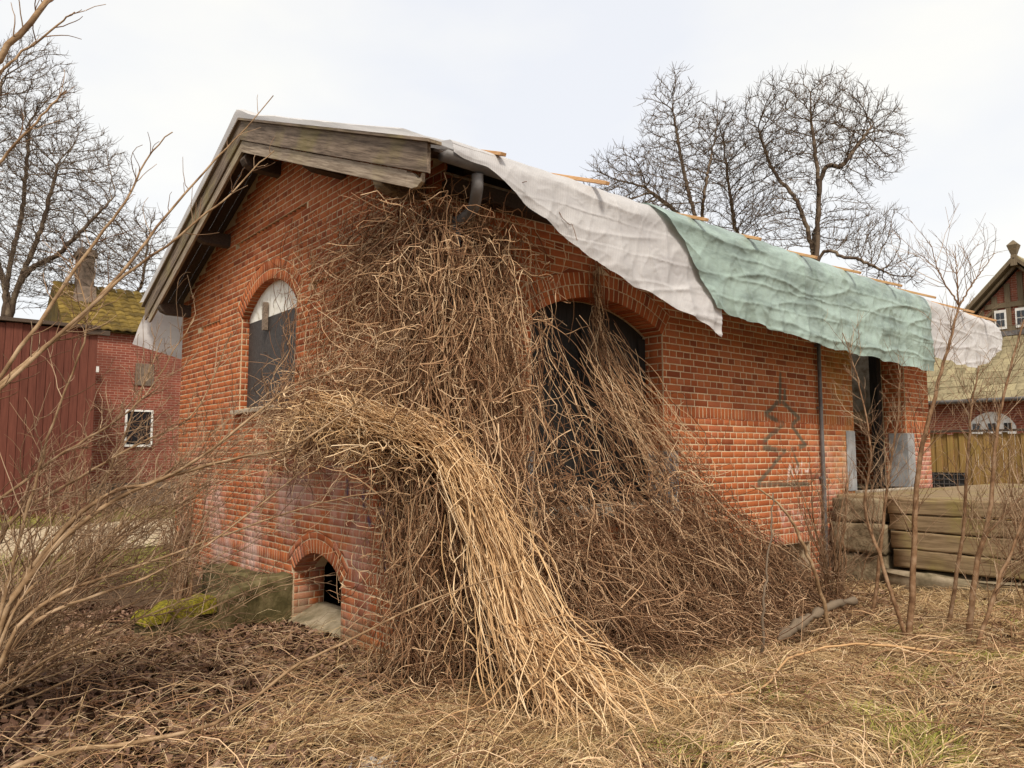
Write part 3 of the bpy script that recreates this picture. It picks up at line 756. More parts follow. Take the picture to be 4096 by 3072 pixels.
for j in range(nv):
    t = j / (nv - 1)
    for i in range(nu):
        s = i / (nu - 1); x = (-.40 - .26 * t ** .7) + (1.5 + .26 * t) * s
        h = (.70 + .42 * s) * t
        y = 8.29 + .10 * math.sin(t * 1.4) + .05 * nz(x * 2, t * 3, 5) + .03 * abs(nz(x * 5, t * 2, 8)); z = roof_z(8.26) + .03 - h
        V.append((x, y, z)); UV.append((x, t))
ii = (np.arange(nv - 1)[:, None] * nu + np.arange(nu - 1)[None]).ravel()
tag(np_mesh('tarpaulin', V, np.stack([ii, ii + nu, ii + nu + 1, ii + 1], 1), 'tarp_white', None, True, UV), 'white sheet hanging below the mossy corner of the back eave', 'tarp')
for i, (x, ye, dz) in enumerate([(.10, -.78, .0), (1.30, -.80, .02), (2.85, -.80, .0), (3.87, -.80, -.01), (5.10, -.82, .0), (6.27, -.82, .0), (7.55, -.82, .02), (8.76, -.82, .02), (10.30, -.84, 0), (11.27, -.86, -.02)]):
    if i == 0: continue
    zz = lambda y: roof_z(y) - sag(x, y) + .095 + dz
    tag(MB().beam((x, ye, zz(ye)), (x + random.uniform(-.06, .06), 1.9, zz(1.9)), .055, .034).build('roof_batten', 'batten', None, .003),
        'sawn batten jutting over the white tarp above the arched door' if x < 2 else 'pale sawn batten jutting past the eave over the green tarp' if x < 8 else 'sawn batten jutting past the eave over the far white tarp',
        'batten', 'battens holding the tarps on the roof')
tag(MB().beam((.12, -.70, roof_z(-.70) + .065), (.2, 1.2, roof_z(1.2) + .075), .06, .03).build('roof_batten', 'batten', None, .003), 'batten wrapped in white netting beside the gable end', 'batten')
for x, z in ((.98, 3.70), (3.16, 3.02)):
    pass

# ------------------------------------------------------------------ loading dock
dock = empty('loading_dock', (6.72, -1, 0), 'old loading dock of stacked timbers and stone beside the shed doorway', 'loading dock')
z = 1.09
MB().box((6.735, -5.2, .95), (13.2, -.12, 1.075)).build('deck', 'timber', dock, .02)
def rough_box(a, b, n=7, amp=.03, mat='block', nm='stone_block', seed=0):
    mb = MB(); a, b = Vector(a), Vector(b); pts = {}
    import itertools
    def vid(i, j, k):
        if (i, j, k) not in pts:
            p = Vector((a[q] + (b[q] - a[q]) * (i, j, k)[q] / n for q in range(3)))
            o = Vector((nz(p.x * 5, p.y * 5, p.z * 5 + seed), nz(p.x * 5 + 9, p.y * 5, p.z * 5 + seed), nz(p.x * 5, p.y * 5 + 7, p.z * 5 + seed))) * amp
            o += Vector((nz(p.x * 14, p.y * 14, p.z * 14 + seed),) * 3) * amp * .4
            pts[(i, j, k)] = len(mb.v); mb.v.append(tuple(p + o))
        return pts[(i, j, k)]
    for ax in range(3):
        for sd in (0, n):
            for i in range(n):
                for j in range(n):
                    q = []
                    for di, dj in ((0, 0), (1, 0), (1, 1), (0, 1)):
                        t = [0, 0, 0]; t[ax] = sd; t[(ax + 1) % 3] = i + di; t[(ax + 2) % 3] = j + dj; q.append(vid(*t))
                    mb.f.append(tuple(q if sd else q[::-1]))
    return mb.build(nm, mat, dock, .0, True)
rough_box((6.66, -.78, .72), (7.3, -.10, 1.04), seed=3); rough_box((6.64, -.82, .30), (7.3, -.08, .70), seed=8); rough_box((6.68, -.8, -.3), (7.3, -.1, .28), seed=5)
for i, (z0, z1) in enumerate(((.86, 1.05), (.64, .845), (.40, .625), (.16, .385))):
    y = -.84 - .02 * i
    for yb in (-2.7 - .1 * i, -5.1):
        o = rough_box((6.70 + random.uniform(-.02, .02), yb + .01, z0), (6.98, y, z1), 9, .018, 'timber', 'timber_beam', 11 + i * 3 + int(yb)); y = yb
rough_box((6.5, -5.0, -.3), (7.2, -.86, .12), 9, .10, 'concrete', 'footing', 40)

# ------------------------------------------------------------------ low concrete wall with moss
lw = empty('low_concrete_wall', (-1, 2.75, -.3), 'low mossy concrete wall running out from the cellar arch', 'wall')
def rb(parent, *k, **kw):
    o = rough_box(*k, **kw); o.parent = parent; o.matrix_parent_inverse = Matrix.Translation(-Vector(parent.location)); return o
def slab(pts_top, thick, z_bot, mat, nm, parent, amp=.02, n=26):
    """wall along a polyline: pts (x,y,ztop)"""
    p = spline(pts_top, n); mb = MB()
    for i, q in enumerate(p):
        t = p[min(i + 1, n - 1)] - p[max(i - 1, 0)]; sd = Vector((-t[1], t[0], 0)).normalized() * thick / 2
        a = Vector(q)
        for s_, zz in ((-1, z_bot), (-1, None), (-.85, 'c'), (.85, 'c'), (1, None), (1, z_bot)):
            z_ = q[2] - .03 if zz is None else (q[2] if zz == 'c' else zz)
            v = Vector((a.x, a.y, z_)) + sd * s_
            v += Vector((nz(v.x * 6, v.y * 6, v.z * 6), nz(v.x * 6 + 4, v.y * 6, v.z * 6), nz(v.x * 7, v.y * 7, 3))) * amp
            mb.v.append(tuple(v))
    for i in range(n - 1):
        for k in range(5): b = i * 6 + k; mb.f.append((b, b + 1, b + 7, b + 6))
    mb.f += [tuple(range(5, -1, -1)), tuple((n - 1) * 6 + k for k in range(6))]
    return mb.build(nm, mat, parent, smooth=False)
slab([(.0, 3.22, .24), (-.5, 3.1, .20), (-1.0, 2.85, .14), (-1.45, 2.7, .10), (-1.75, 2.62, .04)], .26, -.6, 'mossy_concrete', 'wall_body', lw)
slab([(-1.05, 2.83, .165), (-1.3, 2.74, .155), (-1.5, 2.69, .14), (-1.72, 2.62, .10), (-1.80, 2.60, .03)], .29, -.0, 'moss', 'moss', lw, .04, 34)
slab([(-.2, 3.3, .22), (-.25, 4.2, .18), (-.2, 5.2, .14)], .30, -.5, 'mossy_concrete', 'kerb', lw, .03)

# ------------------------------------------------------------------ vines
def perim(a, o):
    """a<0 runs along the gable, a>0 along the front; o = distance out"""
    a, o = np.asarray(a), np.asarray(o)
    x = np.where(a < 0, -o, a); y = np.where(a < 0, -a, -o)
    c = np.clip(1 - np.abs(a) / .35, 0, 1)
    x = x - np.where(a >= 0, c * o * .8, 0); y = y - np.where(a < 0, c * o * .8, 0)
    return x, y
U_ = lambda a, b, n: rng.uniform(a, b, n)
parts = []
def corner(n, zlo, zhi, llo, lhi, alo, ahi, olo, ohi, wob, r0, K=14, spread=.22, curl=.05, lean=0.):
    a = np.clip(rng.normal((alo + ahi) / 2, (ahi - alo) / 3.2, n), alo, ahi); zt = U_(zlo, zhi, n); ln = U_(llo, lhi, n)
    o0 = U_(olo, ohi, n) * (.35 + .65 * (1 - (zt + .3) / 4.6)); zb = np.maximum(zt - ln, -.3)
    o1 = o0 + U_(0, .18, n); a1 = a + rng.normal(lean, spread, n)
    x, y = perim(a, o0); x1, y1 = perim(a1, o1)
    S0 = np.stack([x, y, zt], 1); E0 = np.stack([x1, y1, zb], 1)
    return strands(S0, E0, K, wob, r0, r0 * .6, None, curl)
parts.append(tubes(*corner(560, 2.2, 4.02, .9, 2.6, -.42, .60, .05, .50, .10, .0046, 16)))
parts.append(tubes(*corner(330, 2.0, 4.05, .7, 2.2, -.95, 1.05, .04, .30, .12, .0040, 16)))
parts.append(tubes(*corner(430, .8, 2.8, .7, 2.2, -.20, .42, .05, .55, .11, .0046, 16)))
parts.append(tubes(*corner(150, .8, 2.6, .6, 1.8, -.2, 1.0, .04, .40, .13, .0042, 16)))
parts.append(tubes(*corner(430, -.1, 1.5, .5, 1.4, -.22, .75, .08, .62, .12, .0044, 14)))
parts.append(tubes(*corner(120, 1.9, 3.9, .8, 2.2, -.45, .65, .1, .55, .16, .0066, 18)))
n = 850                                    # short curly tangle
a = np.clip(rng.normal(.08, .36, n), -1.35, 1.05); zt = U_(.0, 3.95, n); o = U_(.06, .45, n)
x, y = perim(a, o); S0 = np.stack([x, y, zt], 1); d = rng.normal(0, 1, (n, 3)) * np.array([.26, .22, .26]); E0 = S0 + d
E0[:, 0] = np.where(a < 0, np.minimum(E0[:, 0], -.02), E0[:, 0]); E0[:, 1] = np.where(a >= 0, np.minimum(E0[:, 1], -.02), E0[:, 1]); E0[:, 2] = np.minimum(E0[:, 2], 4.0)
parts.append(tubes(*strands(S0, E0, 11, .11, .0040, .0026, None, .08)))
inner = [corner(420, 2.0, 3.95, .8, 2.2, -.5, .7, .02, .14, .10, .005, 14), corner(420, .4, 2.4, .7, 2.0, -.3, .7, .02, .18, .10, .005, 14)]  # layer close to the wall, dark colour gives the shaded depth
V, F = join([tubes(*q) for q in inner]); tag(np_mesh('climbing_vine', V, F, 'vine_inner_shaded'), 'inner vine stems on the bricks, coloured dark for the shade beneath the outer vine', 'vine', None, 'stuff')
V, F = join(parts)
tag(np_mesh('climbing_vine', V, F, 'vine_mid'), 'dense dry vine climbing the corner of the brick shed up to the eave', 'vine', None, 'stuff')

# thin strands spread over the gable
parts = []
n = 230
y0 = U_(.2, 1.3, n); z0 = U_(3.2, 4.15, n); S0 = np.stack([-U_(.03, .2, n), y0, np.minimum(z0, top_g(0) + .38 * y0)], 1)
E0 = np.stack([-U_(.02, .10, n), y0 + U_(.3, 2.3, n), z0 + rng.normal(-.5, .5, n)], 1)
parts.append(tubes(*strands(S0, E0, 16, .12, .0040, .0022, None, .07)))
n = 150
y0 = U_(.6, 3.4, n); z0 = U_(2.9, 4.3, n); S0 = np.stack([-U_(.03, .12, n), y0, np.minimum(z0 + .3 * y0 * .3, top_g(0) + .34 * y0)], 1)
E0 = S0 + np.stack([-U_(0, .08, n), rng.normal(0, .25, n), -U_(.4, 1.5, n)], 1)
parts.append(tubes(*strands(S0, E0, 14, .10, .0036, .002, None, .06)))
n = 620
y0 = U_(.5, 3.3, n) ; S0 = np.stack([-U_(.05, .4, n), y0, U_(1.95, 2.85, n) - .12 * y0], 1); E0 = S0 + rng.normal(0, 1, (n, 3)) * np.array([.12, .45, .35])
E0[:, 0] = np.minimum(E0[:, 0], -.03)
parts.append(tubes(*strands(S0, E0, 12, .12, .0042, .0024, None, .05)))
V, F = join(parts)
tag(np_mesh('vine_strands', V, F, 'vine_mid'), 'thin dry vine strands straggling across the gable bricks', 'vine', None, 'stuff')

# pale bundle: a shelf along the gable that turns the corner and falls to the ground
shelf = spline([(-.25, 2.75, 1.95), (-.30, 2.1, 2.06), (-.38, 1.4, 2.06), (-.44, .75, 2.0), (-.43, .25, 1.92), (-.34, -.2, 1.80), (-.24, -.46, 1.62)], 60)
fall = spline([(-.55, .35, 1.97), (-.40, -.05, 1.92), (-.30, -.30, 1.80), (-.22, -.50, 1.60), (-.17, -.68, 1.36), (-.13, -.86, 1.02), (-.13, -1.04, .68), (-.18, -1.32, .36), (-.25, -1.66, .08), (-.45, -2.15, -.06)], 90)
def along(path, n, t0, t1, off0, off1, K, wob, r0, r1, flat=(1, 1, 1)):
    N = len(path); P = np.zeros((n, K, 3))
    s0 = U_(*t0, n); s1 = np.clip(s0 + U_(*t1, n), 0, 1); o = rng.normal(0, 1, (n, 3)) * np.array(flat); o2 = o + rng.normal(0, .45, (n, 3)) * np.array(flat)
    t = np.linspace(0, 1, K)
    for i in range(n):
        s = (s0[i] + (s1[i] - s0[i]) * t) * (N - 1); k = np.minimum(s.astype(int), N - 2); fr = (s - k)[:, None]
        w = (off0 + (off1 - off0) * (s / (N - 1)) ** 1.6)[:, None]
        P[i] = path[k] * (1 - fr) + path[k + 1] * fr + (o[i] * (1 - t)[:, None] + o2[i] * t[:, None]) * w
    for h in (1.3, 2.7, 4.6):
        P += rng.normal(0, 1, (n, 1, 3)) * wob / h * np.sin(h * 3.1 * t[None, :, None] + U_(0, 6.28, (n, 1, 3)))
    P[:, :, 2] = np.maximum(P[:, :, 2], -.28)
    R = rng.uniform(.7, 1.3, (n, 1)) * (r0 + (r1 - r0) * t[None])
    return tubes(P, R)
parts = [along(fall, 170, (.14, .5), (.25, .6), .035, .17, 22, .05, .0052, .0036), along(fall, 130, (.35, .8), (.2, .5), .03, .22, 18, .07, .0050, .0034),
         along(fall, 60, (.12, .3), (.6, .95), .04, .17, 30, .07, .0058, .0042), along(fall, 70, (.15, .7), (.12, .3), .08, .24, 16, .12, .0044, .003)]
n = 170                                     # fan where the bundle meets the ground
S0 = np.stack([rng.normal(-.2, .14, n), rng.normal(-1.45, .2, n), U_(.02, .5, n)], 1); E0 = np.stack([rng.normal(-.25, .5, n), rng.normal(-2.35, .35, n), U_(-.14, .0, n)], 1)
parts.append(tubes(*strands(S0, E0, 14, .09, .0058, .0036)))
V, F = join(parts)
tag(np_mesh('vine_bundle', V, F, 'vine_pale'), 'thick pale bundle of dead vine falling from the corner to the ground', 'vine', None, 'stuff')
parts = [along(shelf, 300, (0, .6), (.2, .5), .10, .085, 18, .06, .0052, .0036, (.8, .8, .62)), along(shelf, 170, (.3, .85), (.15, .4), .13, .12, 16, .09, .005, .0034)]
n = 300
s = rng.integers(2, 46, n); S0 = shelf[s] + rng.normal(0, .08, (n, 3)); E0 = S0 + np.stack([rng.normal(-.03, .12, n), rng.normal(.05, .3, n), -U_(-.1, .55, n)], 1)
E0[:, 0] = np.minimum(E0[:, 0], -.03)
parts.append(tubes(*strands(S0, E0, 12, .10, .0050, .003, None, .05)))
V, F = join(parts)
tag(np_mesh('vine_shelf', V, F, 'vine_pale'), 'matted shelf of pale dead vine lying along the gable under the window', 'vine', None, 'stuff')

# heap of vine in front of the arched door
zmax = lambda x: np.interp(x, [.0, .6, 1.0, 1.6, 2.4, 2.9, 3.3, 4.1, 4.9, 5.3], [1.0, 1.15, 1.5, 1.35, 1.35, 1.6, 1.5, .85, .35, .0])
parts = []
def heap(n, xlo, xhi, K, wob, r0, llo, lhi, lean, curl=.05, frac=(.15, 1.)):
    x = U_(xlo, xhi, n); zt = zmax(x) * U_(*frac, n) ** 1.25; y = -(.06 + U_(0, .55, n) * (1.25 - zt / 1.9) + .10 * rng.random(n))
    S0 = np.stack([x, y, zt], 1); ln = U_(llo, lhi, n)
    E0 = S0 + np.stack([rng.normal(lean, .30, n) * ln, -np.abs(rng.normal(.28, .22, n)) * ln, -ln * U_(.5, 1, n)], 1)
    E0[:, 2] = np.maximum(E0[:, 2], -.24); 
    return tubes(*strands(S0, E0, K, wob, r0, r0 * .6, None, curl))
parts.append(heap(1150, .55, 4.7, 14, .09, .0044, .5, 1.5, .35))
parts.append(heap(900, .75, 4.9, 12, .13, .0040, .25, .8, .1, .08))
parts.append(heap(520, .9, 4.6, 14, .10, .0046, .6, 1.4, .15, .06, (.05, .6)))
V, F = heap(230, .8, 4.4, 16, .16, .0048, .5, 1.3, .25, .10, (.5, 1.05)); heap_top = (V, F)
n = 500                                     # mound foot spreading over the ground
x = U_(-.1, 4.6, n); S0 = np.stack([x, -U_(.5, 1.3, n), U_(-.1, .35, n)], 1); E0 = S0 + np.stack([rng.normal(.15, .5, n), -U_(.1, .8, n), -U_(.0, .4, n)], 1); E0[:, 2] = np.maximum(E0[:, 2], -.2)
parts.append(tubes(*strands(S0, E0, 12, .11, .0042, .003, None, .06)))
V, F = join(parts)
tag(np_mesh('vine_heap', V, F, 'vine_dark'), 'brown heap of tangled vine piled in front of the arched door', 'vine', None, 'stuff')
parts = []
parts.append(heap_top)
n = 75                                     # strands slanting across the door
x = U_(1.05, 2.7, n); S0 = np.stack([x, -U_(-.12, .1, n), U_(1.9, 3.05, n)], 1); E0 = S0 + np.stack([U_(.35, 1.15, n), -U_(.05, .4, n), -U_(.7, 1.6, n)], 1)
E0[:, 2] = np.maximum(E0[:, 2], 1.1)
parts.append(tubes(*strands(S0, E0, 16, .07, .0036, .0028, None, .03)))
n = 120
x = rng.normal(2.0, .22, n); S0 = np.stack([x, -U_(-.1, .06, n), U_(2.2, 3.1, n)], 1); E0 = np.stack([x + U_(.5, 1.3, n), -U_(.1, .4, n), U_(1.2, 1.8, n)], 1)
parts.append(tubes(*strands(S0, E0, 16, .05, .0036, .0026, None, .02)))
n = 60
S0 = np.stack([rng.normal(1.93, .05, n), -U_(.0, .06, n), U_(2.9, 3.9, n)], 1); E0 = S0 + np.stack([rng.normal(.03, .12, n), -U_(0, .1, n), -U_(.3, 1.1, n)], 1)
parts.append(tubes(*strands(S0, E0, 12, .05, .004, .0026, None, .03)))
n = 90
S0 = np.stack([U_(.9, 3.3, n), -U_(.05, .4, n), U_(1.2, 1.9, n)], 1); E0 = S0 + rng.normal(0, 1, (n, 3)) * np.array([.5, .15, .35])
parts.append(tubes(*strands(S0, E0, 14, .12, .0046, .003, None, .08)))
V, F = join(parts)
tag(np_mesh('vine_strands', V, F, 'vine_mid'), 'slanting dry vine strands hanging over the black arched door', 'vine', None, 'stuff')

# ------------------------------------------------------------------ ground cover
def clear(x, y): return not (x > -.05 and y > -.05)
def scatter(n, x0, x1, y0, y1, dens):
    out = []
    while len(out) < n:
        x, y = random.uniform(x0, x1), random.uniform(y0, y1)
        if clear(x, y) and random.random() < dens(x, y): out.append((x, y))
    return np.array(out)
def ribbons(P, W):
    """flat blades: P (N,K,3), W (N,K)"""
    N, K, _ = P.shape; T = P[:, -1] - P[:, 0]; sd = np.cross(T, rng.normal(0, 1, (N, 3)) + np.array([0, 0, 2.])); sd /= np.linalg.norm(sd, axis=1, keepdims=True) + 1e-9
    V = np.stack([P - sd[:, None] * W[..., None], P + sd[:, None] * W[..., None]], 2).reshape(-1, 3)
    i = np.arange(N)[:, None] * K * 2 + np.arange(K - 1)[None] * 2
    return V, np.stack([i, i + 1, i + 3, i + 2], -1).reshape(-1, 4)
def grass(n, area, dens, ln, lift, width, mat, nm, label, flow=1.):
    p = scatter(n, *area, dens); z = np.array([gz(*q) for q in p])
    ang = np.array([nz(q[0] * .55, q[1] * .55, 3) * 5.5 + nz(q[0] * 1.9, q[1] * 1.9, 6) * 3 for q in p]) * flow - .9 + rng.normal(0, .75, n)
    l = U_(*ln, n); up = U_(*lift, n); K = 4; t = np.linspace(0, 1, K)
    dirs = np.stack([np.cos(ang), np.sin(ang)], 1); bend = rng.normal(0, .25, n)
    P = np.zeros((n, K, 3)); prp = np.stack([-dirs[:, 1], dirs[:, 0]], 1)
    for k, tt in enumerate(t):
        q = p + dirs * (l * tt)[:, None] + prp * (bend * l * tt * tt)[:, None]
        P[:, k, :2] = q; P[:, k, 2] = z + .008 + up * l * (1.9 * tt - 1.25 * tt * tt) + (.05 * np.abs(rng.normal(0, 1, n)) if k == 0 else 0) * 0 + .03 * rng.random(n)
    W = (U_(*width, n)[:, None] * np.array([1, .95, .7, .25])[None])
    V, F = ribbons(P, W); return tag(np_mesh(nm, V, F, mat), label, 'grass', None, 'stuff')
def litter_zone(x, y):                      # 1 on the leafy left, 0 on the straw right
    return 1 / (1 + math.exp(-(y * .85 - x * .95 - .25 + 1.4 * nz(x * .8, y * .8, 9)) * 2.2))
grass(46000, (-3.3, 6.6, -4.6, .4), lambda x, y: (1 - litter_zone(x, y)) * (.55 + .8 * max(0, nz(x * 1.3, y * 1.3, 2)) ) * (.25 if x > 2.6 and y > -1.7 else 1), (.14, .42), (.10, .42), (.0014, .0030), 'straw', 'dry_grass', 'matted straw coloured dry grass in front of the vine heap')
grass(9500, (-3.3, .6, -2.6, 3.2), lambda x, y: .05 + .9 * (1 - litter_zone(x, y)) + .5 * max(0, nz(x * 1.6, y * 1.6, 5)), (.10, .45), (.05, .9), (.0012, .0024), 'straw', 'dry_stalks', 'dry stalks standing among the fallen leaves by the gable', .6)
grass(6500, (-2, 5.5, -4.8, -1.9), lambda x, y: max(0, nz(x * 1.5, y * 1.5, 21) - .08) * 2, (.05, .13), (.5, 1.2), (.0014, .0026), 'green_blade', 'green_grass', 'short green grass sprouting through the dry grass', .3)
grass(7000, (-9, 4, 5.5, 19), lambda x, y: 0 if 8.9 < y < 14.8 else .7, (.10, .30), (.3, 1.), (.003, .006), 'green_blade', 'meadow_grass', 'yellow green grass along the gravel path', .5)
# lying stalks
n = 1500
p = scatter(n, -3.2, 5.2, -4.3, 2.3, lambda x, y: 1.); z = np.array([gz(*q) for q in p]); a = U_(0, 6.28, n); l = U_(.25, 1.1, n)
S0 = np.stack([p[:, 0], p[:, 1], z + U_(.01, .12, n)], 1); e = p + np.stack([np.cos(a), np.sin(a)], 1) * l[:, None]; e[:, 1] = np.where(e[:, 0] > -.1, np.minimum(e[:, 1], -.1), e[:, 1])
E0 = np.stack([e[:, 0], e[:, 1], np.array([gz(*q) for q in e]) + U_(.01, .16, n)], 1)
V, F = tubes(*strands(S0, E0, 10, .06, .0034, .0022, np.stack([np.zeros(n), np.zeros(n), U_(0, .12, n)], 1)))
tag(np_mesh('fallen_stems', V, F, 'vine_mid'), 'loose dead stems scattered over the ground', 'stems', None, 'stuff')
# leaves
def leaves(n, area, dens, size, nm, label, mat='litter'):
    p = scatter(n, *area, dens); s = U_(*size, n); V = np.zeros((n, 7, 3)); a = U_(0, 6.28, n); tilt = rng.normal(0, .45, n); cup = rng.normal(.25, .3, n)
    sh = np.array([(-1, 0), (-.35, -.55), (.45, -.5), (1, 0), (.45, .5), (-.35, .55), (0, 0)])
    for k, (u, v) in enumerate(sh):
        jx = u * s * (1 + rng.normal(0, .15, n)); jy = v * s * (1 + rng.normal(0, .2, n))
        zz = np.abs(v) * s * cup * 1.6 + u * s * tilt
        V[:, k, 0] = p[:, 0] + jx * np.cos(a) - jy * np.sin(a); V[:, k, 1] = p[:, 1] + jx * np.sin(a) + jy * np.cos(a)
        V[:, k, 2] = np.array([gz(*q) for q in p]) + .012 + zz + .03 * rng.random(n) + s * np.abs(tilt) * .6
    f = np.array([(0, 1, 6), (1, 2, 6), (2, 3, 6), (3, 4, 6), (4, 5, 6), (5, 0, 6)])
    F = (np.arange(n)[:, None, None] * 7 + f[None]).reshape(-1, 3)
    return tag(np_mesh(nm, V.reshape(-1, 3), F, mat), label, 'leaves', None, 'stuff')
leaves(17000, (-3.6, .2, -2.6, 4.4), lambda x, y: .12 + litter_zone(x, y), (.018, .046), 'leaf_litter', 'dark brown fallen leaves carpeting the ground before the gable')
leaves(1500, (-1, 6.2, -4.4, -.3), lambda x, y: .8, (.02, .05), 'leaf_scatter', 'brown leaves scattered on the dry grass')
for i in range(16):
    x, y = random.uniform(2.2, 5.4), random.uniform(-3.2, -1.9); r_ = random.uniform(.02, .05)
    mb = MB(); sg = 8
    for k in range(5):
        ph = math.pi * (k / 4 - .5)
        for j in range(sg):
            t = 2 * math.pi * j / sg; q = 1 + .3 * nz(j * .9 + i, k * .9, i * 3.3)
            mb.v.append((x + r_ * 1.3 * q * math.cos(ph) * math.cos(t), y + r_ * q * math.cos(ph) * math.sin(t), gz(x, y) + .012 + r_ * .6 * (math.sin(ph) * q + .6)))
    for k in range(4):
        for j in range(sg): mb.f.append((k * sg + j, k * sg + (j + 1) % sg, (k + 1) * sg + (j + 1) % sg, (k + 1) * sg + j))
    mb.f += [tuple(range(sg - 1, -1, -1)), tuple(4 * sg + j for j in range(sg))]
    tag(mb.build('pebble', 'stone', None, smooth=True), 'small pale stone lying in the dry grass by the saplings', 'stone', 'stones near the saplings')

# ------------------------------------------------------------------ shrubs and saplings
class Twigs:
    def __init__(s): s.P, s.R = [], []
    def add(s, p, q, r0, r1, bend, K=6):
        t = np.linspace(0, 1, K)[:, None]; p, q = np.array(p), np.array(q)
        L_ = np.linalg.norm(q - p); P = p * (1 - t) + q * t + rng.normal(0, 1, 3) * bend * L_ * t * (1 - t) * 2 + rng.normal(0, .012, (K, 3)) * L_ * (t > 0)
        s.P.append(P); s.R.append((r0 + (r1 - r0) * t)[:, 0]); return P
    def spawn(s, path, n, ln, r0, level, up=.25, ang=(.5, 1.0), t0=.12):
        path = np.asarray(path); N = len(path)
        for _ in range(n):
            t = random.uniform(t0, .99); f = t * (N - 1); i = min(int(f), N - 2); p = path[i] + (path[i + 1] - path[i]) * (f - i)
            T = path[i + 1] - path[i]; T = T / (np.linalg.norm(T) + 1e-9); q = rng.normal(0, 1, 3); q -= T * (q @ T); q /= np.linalg.norm(q) + 1e-9
            a = random.uniform(*ang); d = T * math.cos(a) + q * math.sin(a) + np.array([0, 0, up]); d /= np.linalg.norm(d)
            l = ln * random.uniform(.35, 1.15) * (1.05 - .55 * t)
            P = s.add(p, p + d * l, r0 * (1 - .4 * t), r0 * .35, .16)
            if level > 0: s.spawn(P, random.randint(2, 5), l * .55, r0 * .6, level - 1, up, ang)
    def build(s, name, mat, parent):
        V, F = tubes(np.array(s.P), np.array(s.R)); return tag(np_mesh(name, V, F, mat, parent), kind='stuff')

LEFT = {   # long limbs of the shrub beside the camera (from tip to root)
 'b1': ([(-2.0, -.98, 3.93), (-2.2, -.94, 3.62), (-2.34, -.95, 3.42), (-2.56, -.9, 3.08), (-2.72, -.9, 2.81), (-2.89, -.88, 2.54), (-3.01, -.91, 2.37), (-3.21, -.88, 2.15), (-3.34, -.9, 2.0), (-3.62, -.8, 1.61), (-3.83, -.76, 1.08), (-3.95, -.7, .0)], .019, .003),
 'b2': ([(-2.14, -1.38, 3.4), (-2.22, -1.31, 3.3), (-2.35, -1.27, 3.11), (-2.46, -1.24, 3.0), (-2.62, -1.18, 2.82), (-2.79, -1.1, 2.65), (-2.9, -1.07, 2.52), (-3.1, -1.04, 2.28), (-3.35, -1.02, 1.97), (-3.66, -.89, 1.55), (-3.86, -.86, 1.04), (-3.98, -.75, .0)], .014, .003),
 'b3': ([(-2.68, -1.32, 3.38), (-2.77, -1.25, 3.26), (-2.84, -1.25, 3.07), (-2.9, -1.26, 2.93), (-2.99, -1.19, 2.76), (-3.13, -1.2, 2.5), (-3.31, -1.18, 2.12), (-3.58, -1.09, 1.67), (-3.77, -.93, 1.1), (-3.95, -.8, 0)], .014, .003),
 'b4': ([(-3.27, -2.13, 3.66), (-3.38, -2.17, 3.43), (-3.52, -2.18, 3.15), (-3.69, -2.04, 2.88), (-3.91, -1.73, 2.23), (-3.96, -1.43, 1.18), (-4.0, -.9, 0)], .018, .009),
 'b5': ([(-3.23, -1.77, 3.63), (-3.29, -1.72, 3.57), (-3.41, -1.68, 3.41), (-3.48, -1.69, 3.29), (-3.68, -1.53, 2.99), (-3.88, -1.36, 2.29), (-3.93, -1.19, 1.15), (-4.0, -.8, 0)], .011, .003),
 'b6': ([(-3.18, -1.3, 3.46), (-3.26, -1.29, 3.33), (-3.35, -1.28, 3.18), (-3.43, -1.22, 3.04), (-3.6, -1.2, 2.71), (-3.78, -1.05, 2.01), (-3.9, -.96, 1.11), (-4.0, -.75, 0)], .012, .004),
}
